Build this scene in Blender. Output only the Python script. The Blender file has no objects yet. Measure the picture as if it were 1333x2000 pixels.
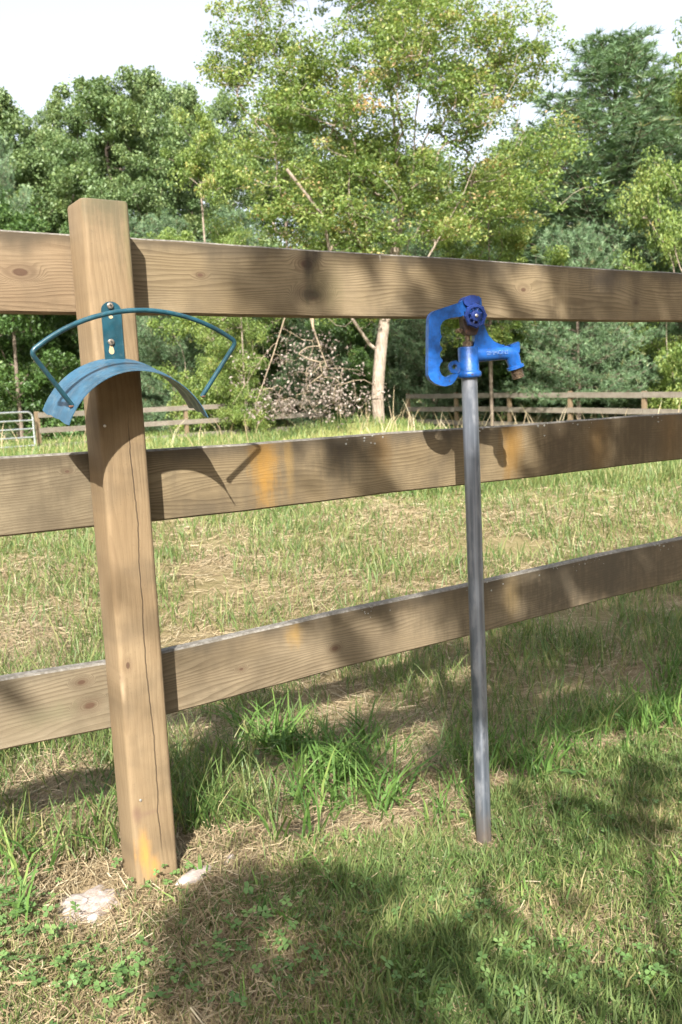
import bpy, bmesh, math
import numpy as np
from mathutils import Vector, Matrix
RNG = np.random.default_rng(11)
scene = bpy.context.scene
col = scene.collection
# ------------------------------------------------------------------ camera
# world: X along the near fence (to the right), Y away from the camera, Z up, near post at the origin
FPX, YAW, PITCH, ROLL = 1697.2, .5919, .1296, -.0470
CAM = np.array([-.5798, -1.6216, .9362])
FW = np.array([math.sin(YAW)*math.cos(PITCH), math.cos(YAW)*math.cos(PITCH), -math.sin(PITCH)])
_rt = np.array([math.cos(YAW), -math.sin(YAW), 0.0]); _up = np.cross(_rt, FW)
RT = _rt*math.cos(ROLL)+_up*math.sin(ROLL); UP = -_rt*math.sin(ROLL)+_up*math.cos(ROLL)
FWH = np.array([math.sin(YAW), math.cos(YAW)]); RTH = np.array([math.cos(YAW), -math.sin(YAW)])
cd = bpy.data.cameras.new('camera'); cam = bpy.data.objects.new('camera', cd); col.objects.link(cam)
cam.matrix_world = Matrix(((RT[0], UP[0], -FW[0], CAM[0]), (RT[1], UP[1], -FW[1], CAM[1]), (RT[2], UP[2], -FW[2], CAM[2]), (0, 0, 0, 1)))
cd.sensor_fit = 'VERTICAL'; cd.sensor_height = 22.3; cd.lens = 22.3*FPX/2000.0
cd.clip_start = .05; cd.clip_end = 3000
cd.dof.use_dof = True; cd.dof.focus_distance = 1.75; cd.dof.aperture_fstop = 5.6
scene.camera = cam
scene.render.resolution_x, scene.render.resolution_y = 682, 1024
# ------------------------------------------------------------------ light
SUNV = np.array([-.73, -1.0, .97]); SUNV /= np.linalg.norm(SUNV)      # towards the sun
EL = math.asin(SUNV[2])
w = bpy.data.worlds.new('World'); scene.world = w; w.use_nodes = True
wn = w.node_tree; wn.nodes.clear()
sky = wn.nodes.new('ShaderNodeTexSky'); sky.sky_type = 'NISHITA'; sky.sun_disc = False
sky.sun_elevation = EL; sky.sun_rotation = math.atan2(SUNV[0], SUNV[1]) % (2*math.pi)
sky.air_density = 1.0; sky.dust_density = 4.0; sky.ozone_density = 1.0
hs = wn.nodes.new('ShaderNodeHueSaturation'); hs.inputs['Saturation'].default_value = .40; hs.inputs['Value'].default_value = .85
bg = wn.nodes.new('ShaderNodeBackground'); bg.inputs['Strength'].default_value = .15
wo = wn.nodes.new('ShaderNodeOutputWorld')
wn.links.new(sky.outputs[0], hs.inputs['Color']); wn.links.new(hs.outputs[0], bg.inputs[0]); wn.links.new(bg.outputs[0], wo.inputs[0])
sd = bpy.data.lights.new('sun', 'SUN'); sd.energy = 5.0; sd.angle = math.radians(.53); sd.color = (1.0, .94, .85)
so = bpy.data.objects.new('sun', sd); col.objects.link(so)
so.rotation_euler = Vector(-SUNV).to_track_quat('-Z', 'Y').to_euler(); so.location = (-20, -30, 30)
vs = scene.view_settings
vs.view_transform = 'Standard'; vs.look = 'None'; vs.gamma = 1; vs.use_curve_mapping = False; vs.exposure = 1.52
scene.cycles.use_denoising = True
scene.cycles.max_bounces = 5; scene.cycles.diffuse_bounces = 2; scene.cycles.glossy_bounces = 2
scene.cycles.transmission_bounces = 4; scene.cycles.transparent_max_bounces = 4
scene.cycles.caustics_reflective = False; scene.cycles.caustics_refractive = False
# ------------------------------------------------------------------ pixel helpers
def ray(x, y): return FW + RT*(x-666.5)/FPX - UP*(y-1000)/FPX
def onY(x, y, Y): d = ray(x, y); return CAM + d*(Y-CAM[1])/d[1]
def onZ(x, y, Z): d = ray(x, y); return CAM + d*(Z-CAM[2])/d[2]
def at(x, y, dep): return CAM + ray(x, y)*dep
def sstep(a, b, v):
    t = np.clip((v-a)/(b-a), 0, 1); return t*t*(3-2*t)
def sl(x, y):
    dx = x-CAM[0]; dy = y-CAM[1]; return dx*FWH[0]+dy*FWH[1], dx*RTH[0]+dy*RTH[1]
def snoise(x, y, seed=0):                      # smooth sum-of-sines noise, about -1..1
    r = np.random.default_rng(seed); o = 0
    for k in range(6):
        a = r.uniform(0, 6.28); fq = r.uniform(.5, 2.0); p = r.uniform(0, 6.28)
        o = o+np.sin((x*math.cos(a)+y*math.sin(a))*fq*2+p)
    return o/3.2
def gz(x, y):
    x = np.asarray(x, float); y = np.asarray(y, float); s, l = sl(x, y)
    z = -.165*sstep(.05, .82, x)*(1-sstep(.6, 3.0, y))
    z = z+sstep(8, 24, s)*(-.02-.28*sstep(-3, 1, l)-.2*sstep(2, 8, l))
    z = z+.62*np.exp(-((l-.6)**2/5+(s-19.5)**2/8))
    near = np.exp(-(s/9)**2)
    return z+near*(.012*snoise(x*2.2, y*2.2, 3)+.006*snoise(x*9, y*9, 4))+(1-near)*.05*snoise(x*.25, y*.25, 5)
def ground_px(x, dep):                         # ground position under image column x at a given depth
    p = at(x, 779-.047*(x-666.5), dep); return np.array([p[0], p[1], float(gz(p[0], p[1]))])
# ------------------------------------------------------------------ object helpers
def link(o, parent=None):
    col.objects.link(o)
    if parent is not None: o.parent = parent
    return o
def tag(o, label=None, cat=None, group=None, kind=None):
    if label: o['label'] = label
    if cat: o['category'] = cat
    if group: o['group'] = group
    if kind: o['kind'] = kind
    return o
def empty(name, loc, label=None, cat=None, group=None, rz=0):
    o = bpy.data.objects.new(name, None); o.empty_display_size = .2
    o.location = loc; o.rotation_euler = (0, 0, rz); link(o); return tag(o, label, cat, group)
def npmesh(name, V, tris, attr=None, smooth=False):
    me = bpy.data.meshes.new(name); V = np.ascontiguousarray(V, np.float32); T = np.ascontiguousarray(tris, np.int32)
    me.vertices.add(len(V)); me.vertices.foreach_set('co', V.ravel())
    me.loops.add(T.size); me.loops.foreach_set('vertex_index', T.ravel())
    me.polygons.add(len(T)); me.polygons.foreach_set('loop_start', np.arange(0, T.size, T.shape[1], dtype=np.int32))
    if smooth: me.polygons.foreach_set('use_smooth', np.ones(len(T), bool))
    if attr is not None:
        a = me.attributes.new('cv', 'FLOAT', 'POINT'); a.data.foreach_set('value', np.ascontiguousarray(attr, np.float32))
    me.update(calc_edges=True); return me
def mobj(name, me, mat, parent=None):
    o = bpy.data.objects.new(name, me); me.materials.clear(); me.materials.append(mat); return link(o, parent)
def bmobj(name, bm, mat, parent=None, smooth=30, bevel=0):
    if bevel:
        bmesh.ops.bevel(bm, geom=[e for e in bm.edges if e.is_manifold and e.calc_face_angle(0) > .6], offset=bevel, segments=2, affect='EDGES', profile=.6)
    bmesh.ops.recalc_face_normals(bm, faces=bm.faces)
    me = bpy.data.meshes.new(name); bm.to_mesh(me); bm.free()
    if smooth:
        me.polygons.foreach_set('use_smooth', np.ones(len(me.polygons), bool))
        me.set_sharp_from_angle(angle=math.radians(smooth))
    return mobj(name, me, mat, parent)
def bbox(bm, x0, x1, y0, y1, z0, z1):
    r = bmesh.ops.create_cube(bm, size=1)
    for v in r['verts']:
        v.co = ((x0+x1)/2+v.co.x*(x1-x0), (y0+y1)/2+v.co.y*(y1-y0), (z0+z1)/2+v.co.z*(z1-z0))
    return r['verts']
def btube(bm, pts, radii, n=10, cap=True):
    pts = [Vector(p) for p in pts]; rings = []; prev = None
    if not hasattr(radii, '__len__'): radii = [radii]*len(pts)
    for i, p in enumerate(pts):
        t = (pts[min(i+1, len(pts)-1)]-pts[max(i-1, 0)]).normalized()
        if prev is None:
            prev = t.orthogonal().normalized()
        prev = (prev-t*prev.dot(t)).normalized(); b = t.cross(prev)
        rings.append([bm.verts.new(p+(prev*math.cos(a)+b*math.sin(a))*radii[i]) for a in [2*math.pi*k/n for k in range(n)]])
    for a, b in zip(rings[:-1], rings[1:]):
        for k in range(n): bm.faces.new((a[k], a[(k+1) % n], b[(k+1) % n], b[k]))
    if cap: bm.faces.new(rings[0][::-1]); bm.faces.new(rings[-1])
    return rings
def bprism(bm, outline, y0, y1, plane='xz'):
    a = [bm.verts.new((x, y0, z)) for x, z in outline]; b = [bm.verts.new((x, y1, z)) for x, z in outline]; n = len(a)
    for k in range(n): bm.faces.new((a[k], a[(k+1) % n], b[(k+1) % n], b[k]))
    bm.faces.new(a[::-1]); bm.faces.new(b)
# ------------------------------------------------------------------ materials
ALB = .55                                       # overall reflectance trim for wood and plants
class NT:
    def __init__(s, name):
        s.m = bpy.data.materials.new(name); s.m.use_nodes = True; s.t = s.m.node_tree; s.t.nodes.clear()
        s.out = s.t.nodes.new('ShaderNodeOutputMaterial')
    def n(s, typ, ins=None, **props):
        nd = s.t.nodes.new('ShaderNode'+typ)
        for k, v in props.items(): setattr(nd, k, v)
        for k, v in (ins or {}).items():
            if isinstance(v, bpy.types.NodeSocket): s.t.links.new(v, nd.inputs[k])
            else: nd.inputs[k].default_value = v
        return nd
    def math(s, op, a, b=None, c=None):
        i = {0: a}
        if b is not None: i[1] = b
        if c is not None: i[2] = c
        return s.n('Math', i, operation=op).outputs[0]
    def rng(s, v, a, b, c=0., d=1., smooth=True):
        return s.n('MapRange', {0: v, 1: a, 2: b, 3: c, 4: d}, interpolation_type='SMOOTHSTEP' if smooth else 'LINEAR').outputs[0]
    def mix(s, f, a, b, blend='MIX'):
        nd = s.n('Mix', data_type='RGBA', blend_type=blend)
        for k, v in ((0, f), (6, a), (7, b)):
            if isinstance(v, bpy.types.NodeSocket): s.t.links.new(v, nd.inputs[k])
            else: nd.inputs[k].default_value = v if k == 0 else (*v, 1)
        return nd.outputs[2]
    def ramp(s, f, stops):
        nd = s.n('ValToRGB', {0: f}); e = nd.color_ramp.elements
        while len(e) < len(stops): e.new(.5)
        for el, (p, c) in zip(e, stops): el.position = p; el.color = (*c, 1)
        return nd.outputs[0]
    def noise(s, vec, scale, detail=3, rough=.55, dist=0):
        i = {'Scale': scale, 'Detail': detail, 'Roughness': rough, 'Distortion': dist}
        if vec is not None: i['Vector'] = vec
        return s.n('TexNoise', i).outputs[0]
    def done(s, sh): s.t.links.new(sh, s.out.inputs[0]); return s.m
def leaf_mat(name, stops, trans=.35, rough=.45, alb=.88, tint=None, spec=.35):
    m = NT(name); a = m.n('Attribute', attribute_name='cv').outputs['Fac']
    c = m.ramp(a, [(p_, tuple((v*.88+.12*(.3*c_[0]+.6*c_[1]+.1*c_[2]))*alb for v in c_)) for p_, c_ in stops])
    p = m.n('BsdfPrincipled', {'Base Color': c, 'Roughness': rough, 'Specular IOR Level': spec})
    tc = m.mix(.5, c, (tint or (.5, .6, .08)), 'MULTIPLY'); tc = m.mix(.6, c, m.mix(1, c, (1.7, 1.7, .8), 'MULTIPLY'))
    t = m.n('BsdfTranslucent', {'Color': tc})
    x = m.n('MixShader', {0: trans, 1: p.outputs[0], 2: t.outputs[0]})
    return m.done(x.outputs[0])
def wood(name, u, knots=(), stains=(), base=((.285, .218, .125), (.395, .312, .195), (.135, .095, .05)), freq=150, seed=0., crack=None, top_grey=True, weather=.5, line_amt=.66, front=None):
    """procedural weathered softwood; u = index of the grain axis in object space, across = the other of x/z"""
    m = NT(name); tc = m.n('TexCoord').outputs['Object']
    s = m.n('SeparateXYZ', {0: tc}); X, Y, Z = s.outputs
    base = [tuple(v*ALB for v in b_) for b_ in base]
    U, V = (X, Z) if u == 0 else (Z, X)
    gvec = m.n('CombineXYZ', {0: m.math('ADD', m.math('MULTIPLY', U, 1.3), seed), 1: m.math('MULTIPLY', V, 7.), 2: m.math('MULTIPLY', Y, 7.)}).outputs[0]
    wob = m.noise(gvec, 1.0, 2)
    wob2 = m.noise(gvec, 4.0, 2)
    g = m.math('ADD', V, m.math('MULTIPLY', m.math('SUBTRACT', wob, .5), .11))
    g = m.math('ADD', g, m.math('MULTIPLY', m.math('SUBTRACT', wob2, .5), .012))
    g = m.math('ADD', g, m.math('MULTIPLY', Y, .8))
    dark = None
    for (ku, kv, r) in knots:
        du = m.math('MULTIPLY', m.math('SUBTRACT', U, ku), .55); dv = m.math('SUBTRACT', V, kv)
        d = m.math('SQRT', m.math('ADD', m.math('MULTIPLY', du, du), m.math('MULTIPLY', dv, dv)))
        d = m.math('ADD', d, m.math('MULTIPLY', m.math('SUBTRACT', wob2, .5), r*.9))
        fac = m.rng(d, r*1.0, r*2.7, 1., 0.)
        g = m.math('ADD', m.math('MULTIPLY', g, m.math('SUBTRACT', 1., fac)), m.math('MULTIPLY', d, fac))
        dk = m.math('MAXIMUM', m.rng(d, r*.5, r*1.0, .92, 0.), m.math('MULTIPLY', m.rng(d, r*.9, r*2.4, 1., 0.), .28))
        dark = dk if dark is None else m.math('MAXIMUM', dark, dk)
    ph = m.math('FRACT', m.math('MULTIPLY', g, float(freq)))
    line = m.rng(ph, .25, .92, 0., 1.)
    line = m.math('MULTIPLY', line, m.rng(ph, .94, 1., 1., 0.))
    fib = m.noise(m.n('CombineXYZ', {0: m.math('MULTIPLY', U, 14.), 1: m.math('MULTIPLY', V, 700.), 2: m.math('MULTIPLY', Y, 700.)}).outputs[0], 1., 3, .7)
    big = m.noise(m.n('CombineXYZ', {0: m.math('ADD', m.math('MULTIPLY', U, 3.), seed*3), 1: m.math('MULTIPLY', V, 9.), 2: m.math('MULTIPLY', Y, 9.)}).outputs[0], 1., 4, .6)
    big2 = m.noise(m.n('CombineXYZ', {0: m.math('ADD', m.math('MULTIPLY', U, 9.), seed*7), 1: m.math('MULTIPLY', V, 6.), 2: Y}).outputs[0], 1., 3, .6)
    c = m.mix(m.rng(big, .3, .7), base[0], base[1])
    line = m.math('MULTIPLY', line, m.rng(m.noise(gvec, 2.3, 2), .25, .7, .35, 1.))
    c = m.mix(m.math('MULTIPLY', line, line_amt), c, base[2])
    c = m.mix(m.math('MULTIPLY', m.rng(fib, .35, .75), .4), c, base[2])
    c = m.mix(m.math('MULTIPLY', m.rng(big2, .42, .72), weather), c, (.07, .055, .036))
    if u == 0 and top_grey:
        tb_ = m.math('ADD', V, m.math('MULTIPLY', m.math('SUBTRACT', big2, .5), .09)); c = m.mix(m.rng(tb_, .03, .078, 0., .72), c, (.055, .045, .032))
    speck = m.noise(tc, 260., 2, .6)
    c = m.mix(m.math('MULTIPLY', m.rng(speck, .62, .72), .25), c, (.07, .05, .035))
    msk = m.rng(Y, front-.004, front+.004, 1., 0.) if front is not None else 1.0
    if dark is not None and front is not None: dark = m.math('MULTIPLY', dark, msk)
    if dark is not None: c = m.mix(dark, c, (.07, .04, .025))
    edge = m.noise(tc, 34., 4, .7); streak = m.noise(m.n('CombineXYZ', {0: m.math('MULTIPLY', X, 70.), 1: m.math('MULTIPLY', Z, 7.), 2: seed}).outputs[0], 1., 4, .65); edge = m.math('ADD', m.math('MULTIPLY', edge, .5), m.math('MULTIPLY', streak, .5))
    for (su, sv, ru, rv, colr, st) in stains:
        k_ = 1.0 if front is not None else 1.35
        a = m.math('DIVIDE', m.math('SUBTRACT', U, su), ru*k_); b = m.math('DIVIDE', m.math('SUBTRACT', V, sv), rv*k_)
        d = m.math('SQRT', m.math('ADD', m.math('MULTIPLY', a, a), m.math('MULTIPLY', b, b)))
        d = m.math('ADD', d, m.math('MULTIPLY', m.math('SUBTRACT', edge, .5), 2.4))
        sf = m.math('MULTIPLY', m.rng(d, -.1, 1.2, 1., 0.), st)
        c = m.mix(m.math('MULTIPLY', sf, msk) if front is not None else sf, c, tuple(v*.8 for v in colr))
    hgt = m.math('ADD', m.math('MULTIPLY', line, -.5), m.math('MULTIPLY', fib, .9))
    if crack is not None:
        x0, amp, z0, z1 = crack
        cw = m.math('SUBTRACT', m.noise(m.n('CombineXYZ', {0: m.math('MULTIPLY', U, 5.), 1: seed, 2: 0.}).outputs[0], 1., 5, .65), .5)
        dd = m.math('ABSOLUTE', m.math('SUBTRACT', V, m.math('ADD', m.math('MULTIPLY', cw, amp), x0)))
        zz = m.math('MULTIPLY', m.rng(U, z0, z0+.08), m.rng(U, z1-.12, z1, 1., 0.))
        f = m.math('MULTIPLY', m.math('MULTIPLY', m.rng(dd, .0005, .0016, 1., 0.), zz), m.rng(Y, -.040, -.036, 1., 0.))
        c = m.mix(m.math('MULTIPLY', f, .85), c, (.03, .02, .013)); hgt = m.math('SUBTRACT', hgt, m.math('MULTIPLY', f, 4.))
    if top_grey:                                  # weathered, lichen-dusted upper edge
        nz = m.n('SeparateXYZ', {0: m.n('NewGeometry').outputs['Normal']}).outputs[2]
        lich = m.noise(tc, 90., 4, .7)
        grey = m.mix(m.rng(lich, .35, .75), (.095, .086, .072), (.215, .205, .185))
        c = m.mix(m.rng(nz, .25, .8), c, grey)
    p = m.n('BsdfPrincipled', {'Base Color': c, 'Roughness': .78, 'Specular IOR Level': .25})
    b = m.n('Bump', {'Strength': .35, 'Distance': .0012, 'Height': hgt})
    m.t.links.new(b.outputs[0], p.inputs['Normal'])
    return m.done(p.outputs[0])
def plain(name, c, rough=.5, metal=0., var=.25, scale=30., bump=.0, dirt=None, spec=.5, coat=0.):
    m = NT(name); tc = m.n('TexCoord').outputs['Object']
    nz = m.noise(tc, scale, 4, .6)
    cc = m.mix(m.rng(nz, .3, .7), tuple(v*(1-var) for v in c), tuple(min(1, v*(1+var)) for v in c))
    if dirt:
        dcol, sc, lo, hi, st = dirt
        cc = m.mix(m.math('MULTIPLY', m.rng(m.noise(tc, sc, 5, .7), lo, hi), st), cc, dcol)
    p = m.n('BsdfPrincipled', {'Base Color': cc, 'Roughness': m.rng(m.noise(tc, scale*2.3, 3), .3, .7, rough*.8, min(1, rough*1.25)), 'Metallic': metal, 'Specular IOR Level': spec, 'Coat Weight': coat})
    if bump:
        b = m.n('Bump', {'Strength': .5, 'Distance': bump, 'Height': m.noise(tc, scale*4, 4, .65)})
        m.t.links.new(b.outputs[0], p.inputs['Normal'])
    return m.done(p.outputs[0])
def bark_mat(name, c1, c2):
    m = NT(name); tc = m.n('TexCoord').outputs['Object']
    mp = m.n('Mapping', {0: tc, 3: (1, 1, .25)}).outputs[0]
    nz = m.noise(mp, 22., 5, .7)
    c = m.mix(m.rng(nz, .35, .65), c1, c2)
    p = m.n('BsdfPrincipled', {'Base Color': c, 'Roughness': .9, 'Specular IOR Level': .1})
    b = m.n('Bump', {'Strength': .6, 'Distance': .02, 'Height': nz}); m.t.links.new(b.outputs[0], p.inputs['Normal'])
    return m.done(p.outputs[0])
G = lambda *a: a
M = {}
M['maple'] = leaf_mat('maple_leaf', [(0, (.075, .14, .03)), (.4, (.16, .25, .05)), (.75, (.26, .32, .075)), (.92, (.36, .34, .11)), (1, (.42, .27, .12))], .4)
M['lightmaple'] = leaf_mat('pale_leaf', [(0, (.09, .16, .035)), (.5, (.20, .29, .055)), (.85, (.30, .34, .08)), (1, (.40, .34, .09))], .4)
M['oak'] = leaf_mat('oak_leaf', [(0, (.05, .095, .03)), (.5, (.105, .17, .055)), (1, (.20, .25, .085))], .3, .45, 1.05)
M['shrub'] = leaf_mat('shrub_leaf', [(0, (.035, .08, .018)), (.6, (.08, .16, .03)), (1, (.16, .23, .05))], .3)
M['pine'] = leaf_mat('pine_needles', [(0, (.055, .11, .05)), (.5, (.115, .20, .095)), (.9, (.18, .27, .13)), (1, (.25, .24, .11))], .2, .5, 1.0)
M['dead'] = leaf_mat('dead_leaf', [(0, (.09, .065, .055)), (.5, (.20, .155, .13)), (1, (.38, .32, .28))], .2, .7)
M['bark'] = bark_mat('maple_bark', (.15, .12, .095), (.29, .24, .195))
M['bark2'] = bark_mat('dark_bark', (.09, .07, .055), (.19, .155, .125))
M['twig'] = bark_mat('dry_twig', (.15, .115, .085), (.27, .22, .155))
M['lawn'] = leaf_mat('lawn_blade', [(0, (.06, .115, .028)), (.4, (.125, .19, .045)), (.65, (.20, .23, .065)), (.82, (.32, .27, .12)), (1, (.42, .33, .18))], .3, .5, .85, None, .2)
M['field'] = leaf_mat('field_blade', [(0, (.08, .17, .035)), (.5, (.17, .27, .06)), (.8, (.34, .36, .11)), (1, (.50, .42, .20))], .35, .5, .66)
M['tuft'] = leaf_mat('tuft_blade', [(0, (.05, .12, .022)), (.6, (.11, .22, .035)), (1, (.20, .29, .06))], .3, .5, .88, None, .15)
M['straw'] = leaf_mat('straw_stalk', [(0, (.17, .11, .055)), (.4, (.34, .25, .13)), (.8, (.50, .40, .23)), (1, (.58, .50, .34))], .15, .6, .70)
M['clover'] = leaf_mat('clover_leaf', [(0, (.07, .15, .035)), (.6, (.13, .25, .06)), (1, (.20, .33, .085))], .3, .5)
M['weed'] = leaf_mat('weed_leaf', [(0, (.07, .16, .03)), (1, (.15, .28, .055))], .3, .5)
# ------------------------------------------------------------------ ground sheet
def ground():
    m = NT('soil'); tc = m.n('TexCoord').outputs['Object']
    a = m.noise(tc, 3., 5, .65); b = m.noise(tc, 45., 5, .7); d = m.noise(tc, .35, 3)
    c = m.mix(m.rng(b, .3, .7), (.20, .14, .09), (.36, .275, .19))
    c = m.mix(m.math('MULTIPLY', m.rng(a, .42, .62), .55), c, (.13, .115, .05))
    s = m.n('SeparateXYZ', {0: tc})
    dist = m.math('ADD', m.math('MULTIPLY', s.outputs[0], float(FWH[0])), m.math('MULTIPLY', s.outputs[1], float(FWH[1])))
    far = m.mix(m.rng(d, .3, .7), (.13, .17, .045), (.22, .23, .08))
    c = m.mix(m.math('MULTIPLY', m.rng(dist, .2, 2.5), .7), c, (.13, .115, .05)); c = m.mix(m.rng(dist, 3., 9.), c, far)
    p = m.n('BsdfPrincipled', {'Base Color': c, 'Roughness': .95, 'Specular IOR Level': .1})
    bp = m.n('Bump', {'Strength': .8, 'Distance': .012, 'Height': b}); m.t.links.new(bp.outputs[0], p.inputs['Normal'])
    mat = m.done(p.outputs[0])
    n = 230; t = np.linspace(-1, 1, n); k = 8.6; ax = np.sinh(t*k)/math.sinh(k)*600
    gx, gy = np.meshgrid(ax+.4, ax-.2); V = np.stack([gx.ravel(), gy.ravel(), gz(gx, gy).ravel()], 1)
    i = np.arange(n*n).reshape(n, n)
    Q = np.stack([i[:-1, :-1].ravel(), i[:-1, 1:].ravel(), i[1:, 1:].ravel(), i[1:, :-1].ravel()], 1)
    tag(mobj('ground', npmesh('ground', V, Q, smooth=True), mat), 'grassy soil of the yard and the field beyond the fence', kind='structure')
ground()
# ------------------------------------------------------------------ trees
def frames(d):
    d = d/np.maximum(np.linalg.norm(d, axis=1, keepdims=True), 1e-9)
    h = np.where(np.abs(d[:, 2:3]) < .9, np.array([[0, 0, 1.]]), np.array([[1., 0, 0]]))
    a = np.cross(d, h); a /= np.maximum(np.linalg.norm(a, axis=1, keepdims=True), 1e-9); return d, a, np.cross(a, d)
def tubes(A, B, ra, rb, n=5):
    d, a, b = frames(B-A); k = np.arange(n)*2*math.pi/n
    ring = a[:, None]*np.cos(k)[None, :, None]+b[:, None]*np.sin(k)[None, :, None]
    V = np.concatenate([A[:, None]+ring*ra[:, None, None], B[:, None]+ring*rb[:, None, None]], 1)
    N = len(A); o = (np.arange(N)*2*n)[:, None]; i = np.arange(n)[None]; j = (i+1) % n
    Q = np.stack([o+i, o+j, o+n+j, o+n+i], 2).reshape(-1, 4)
    return V.reshape(-1, 3), Q
def leaves(P, size, rng, outward=None, flat=.6, cv=None, asp=.62):
    N = len(P); nrm = rng.normal(0, 1, (N, 3))*(1-flat); nrm[:, 2] += flat*1.2
    d = rng.normal(0, 1, (N, 3)); d[:, 2] = d[:, 2]*.5-.35
    if outward is not None: d += outward*.9
    nrm /= np.linalg.norm(nrm, axis=1, keepdims=True); d -= nrm*(d*nrm).sum(1, keepdims=True)
    d /= np.maximum(np.linalg.norm(d, axis=1, keepdims=True), 1e-9); s = np.cross(nrm, d)
    L = (size*rng.uniform(.5, 1.4, N))[:, None]
    V = np.stack([P-d*L*.5, P+s*L*asp*.5+nrm*L*.12-d*L*.05, P+d*L*.5-nrm*L*.08, P-s*L*asp*.5+nrm*L*.12-d*L*.05], 1)
    o = (np.arange(N)*4)[:, None]
    T = np.concatenate([o+np.array([[0, 1, 2]]), o+np.array([[0, 2, 3]])], 1).reshape(-1, 3)
    if cv is None: cv = rng.uniform(0, 1, N)
    return V.reshape(-1, 3), T, np.repeat(cv, 4)
class Skel:
    def __init__(s): s.p = []; s.par = []; s.w = []
    def add(s, p, par): s.p.append(np.array(p, float)); s.par.append(par); s.w.append(0.); return len(s.p)-1
    def line(s, pts, par=-1, sub=4):
        last = par if par >= 0 else s.add(pts[0], -1)
        for a, b in zip(pts[:-1], pts[1:]):
            for k in range(1, sub+1): last = s.add(np.array(a)+(np.array(b)-np.array(a))*k/sub, last)
        return last
    def grow(s, targets, rng, steps=4, wob=.08, sag=.05, up=1.6):
        for t in targets:
            P = np.array(s.p); d = t-P; dist = np.linalg.norm(d, axis=1)
            cost = dist*(1+np.where(d[:, 2] < .25*dist, up*(.25-d[:, 2]/np.maximum(dist, 1e-6)), 0))
            i = int(np.argmin(cost)); a = P[i]; L = dist[i]; last = i; o = rng.normal(0, wob, 3)*L
            for k in range(1, steps+1):
                f = k/steps; q = a+(t-a)*f+o*math.sin(math.pi*f); q[2] -= sag*L*math.sin(math.pi*f); last = s.add(q, last)
            s.w[last] += 1
    def mesh(s, rtip, power, rmax, n=5, base=None):
        W = np.array(s.w)
        for i in range(len(W)-1, 0, -1):
            if s.par[i] >= 0: W[s.par[i]] += W[i]
        R = rtip*np.maximum(W, .6)**power; R = R*(rmax/R[0]) if R[0] > rmax or base else R
        R = np.maximum(R, rtip*.6)
        P = np.array(s.p); idx = np.array([i for i in range(len(P)) if s.par[i] >= 0]); pr = np.array([s.par[i] for i in idx])
        ra = np.minimum(R[pr], R[idx]*1.6)
        return tubes(P[pr], P[idx], ra, R[idx], n)
def tree_thing(name, loc, label, cat, parts, rz=0, sc=(1, 1, 1), group=None):
    e = empty(name, loc, label, cat, group, rz); e.scale = sc
    for pn, me, mat in parts: mobj(pn, me, mat, e)
    return e
def copy_thing(src, loc, rz, sc, label):
    r = src.copy(); col.objects.link(r); r.location = loc; r.rotation_euler = (0, 0, rz); r.scale = sc; r['label'] = label
    for ch in src.children:
        c = ch.copy(); col.objects.link(c); c.parent = r
    return r
def clumped(C, rad, per, rng, flat=.5):
    N = len(C)*per; c = np.repeat(C, per, 0); o = rng.normal(0, 1, (N, 3)); o *= (rng.uniform(0, 1, N)**.33/np.linalg.norm(o, axis=1))[:, None]
    r = np.repeat(rad, per) if hasattr(rad, '__len__') else rad
    o = o*np.array([1, 1, flat]); return c+o*(np.asarray(r)[:, None] if hasattr(r, '__len__') else r), o
def deciduous(seed, H, z0, R, ncl, per, lsize, crad, trunk_r, prof=None, lean=0., cvb=None, low=.0, stems=1):
    rng = np.random.default_rng(seed); sk = Skel()
    top = np.array([lean, rng.normal(0, .2), H*.82])
    sk.line([(0, 0, -.3), (lean*.15, 0, H*.25), (lean*.5, .05*H*.2, H*.55), top], sub=5)
    ph = rng.uniform(0, 6.28, 3); T = []
    while len(T) < ncl:
        z = rng.uniform(0, 1); a = rng.uniform(0, 6.28)
        pr = (prof(z) if prof else (math.sin(math.pi*min(1, (z*.85+.13)))**.7))
        pr *= 1+.22*math.sin(3*a+ph[0]+z*5)+.15*math.sin(5*a+ph[1]-z*9)
        r = R*pr*math.sqrt(rng.uniform(.12, 1)); c_ = np.array((r*math.cos(a)+lean*z, r*math.sin(a), z0+(H-z0)*z))
        for _ in range(6): T.append(c_+rng.normal(0, crad*.75, 3)*np.array([1, 1, .45]))
    T = np.array(T); T[:, 2] = np.maximum(T[:, 2], .15); T = T[np.argsort(np.hypot(T[:, 0], T[:, 1])+.15*np.abs(T[:, 2]-z0))]
    sk.grow(T, rng, 3)
    bV, bQ = sk.mesh(.012*H/10, .48, trunk_r, base=True)
    P, o = clumped(T, crad*.85*rng.uniform(.5, 1.25, len(T)), per, rng, .6)
    cvc = np.repeat(rng.normal(.45, .16, len(T)), per); cv = np.clip(cvc+rng.normal(0, .16, len(P))+(0 if cvb is None else cvb), 0, 1)
    lV, lT, lc = leaves(P, lsize, rng, o, .55, cv)
    return npmesh('trunk', bV, bQ, smooth=True), npmesh('crown', lV, lT, lc)
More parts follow.
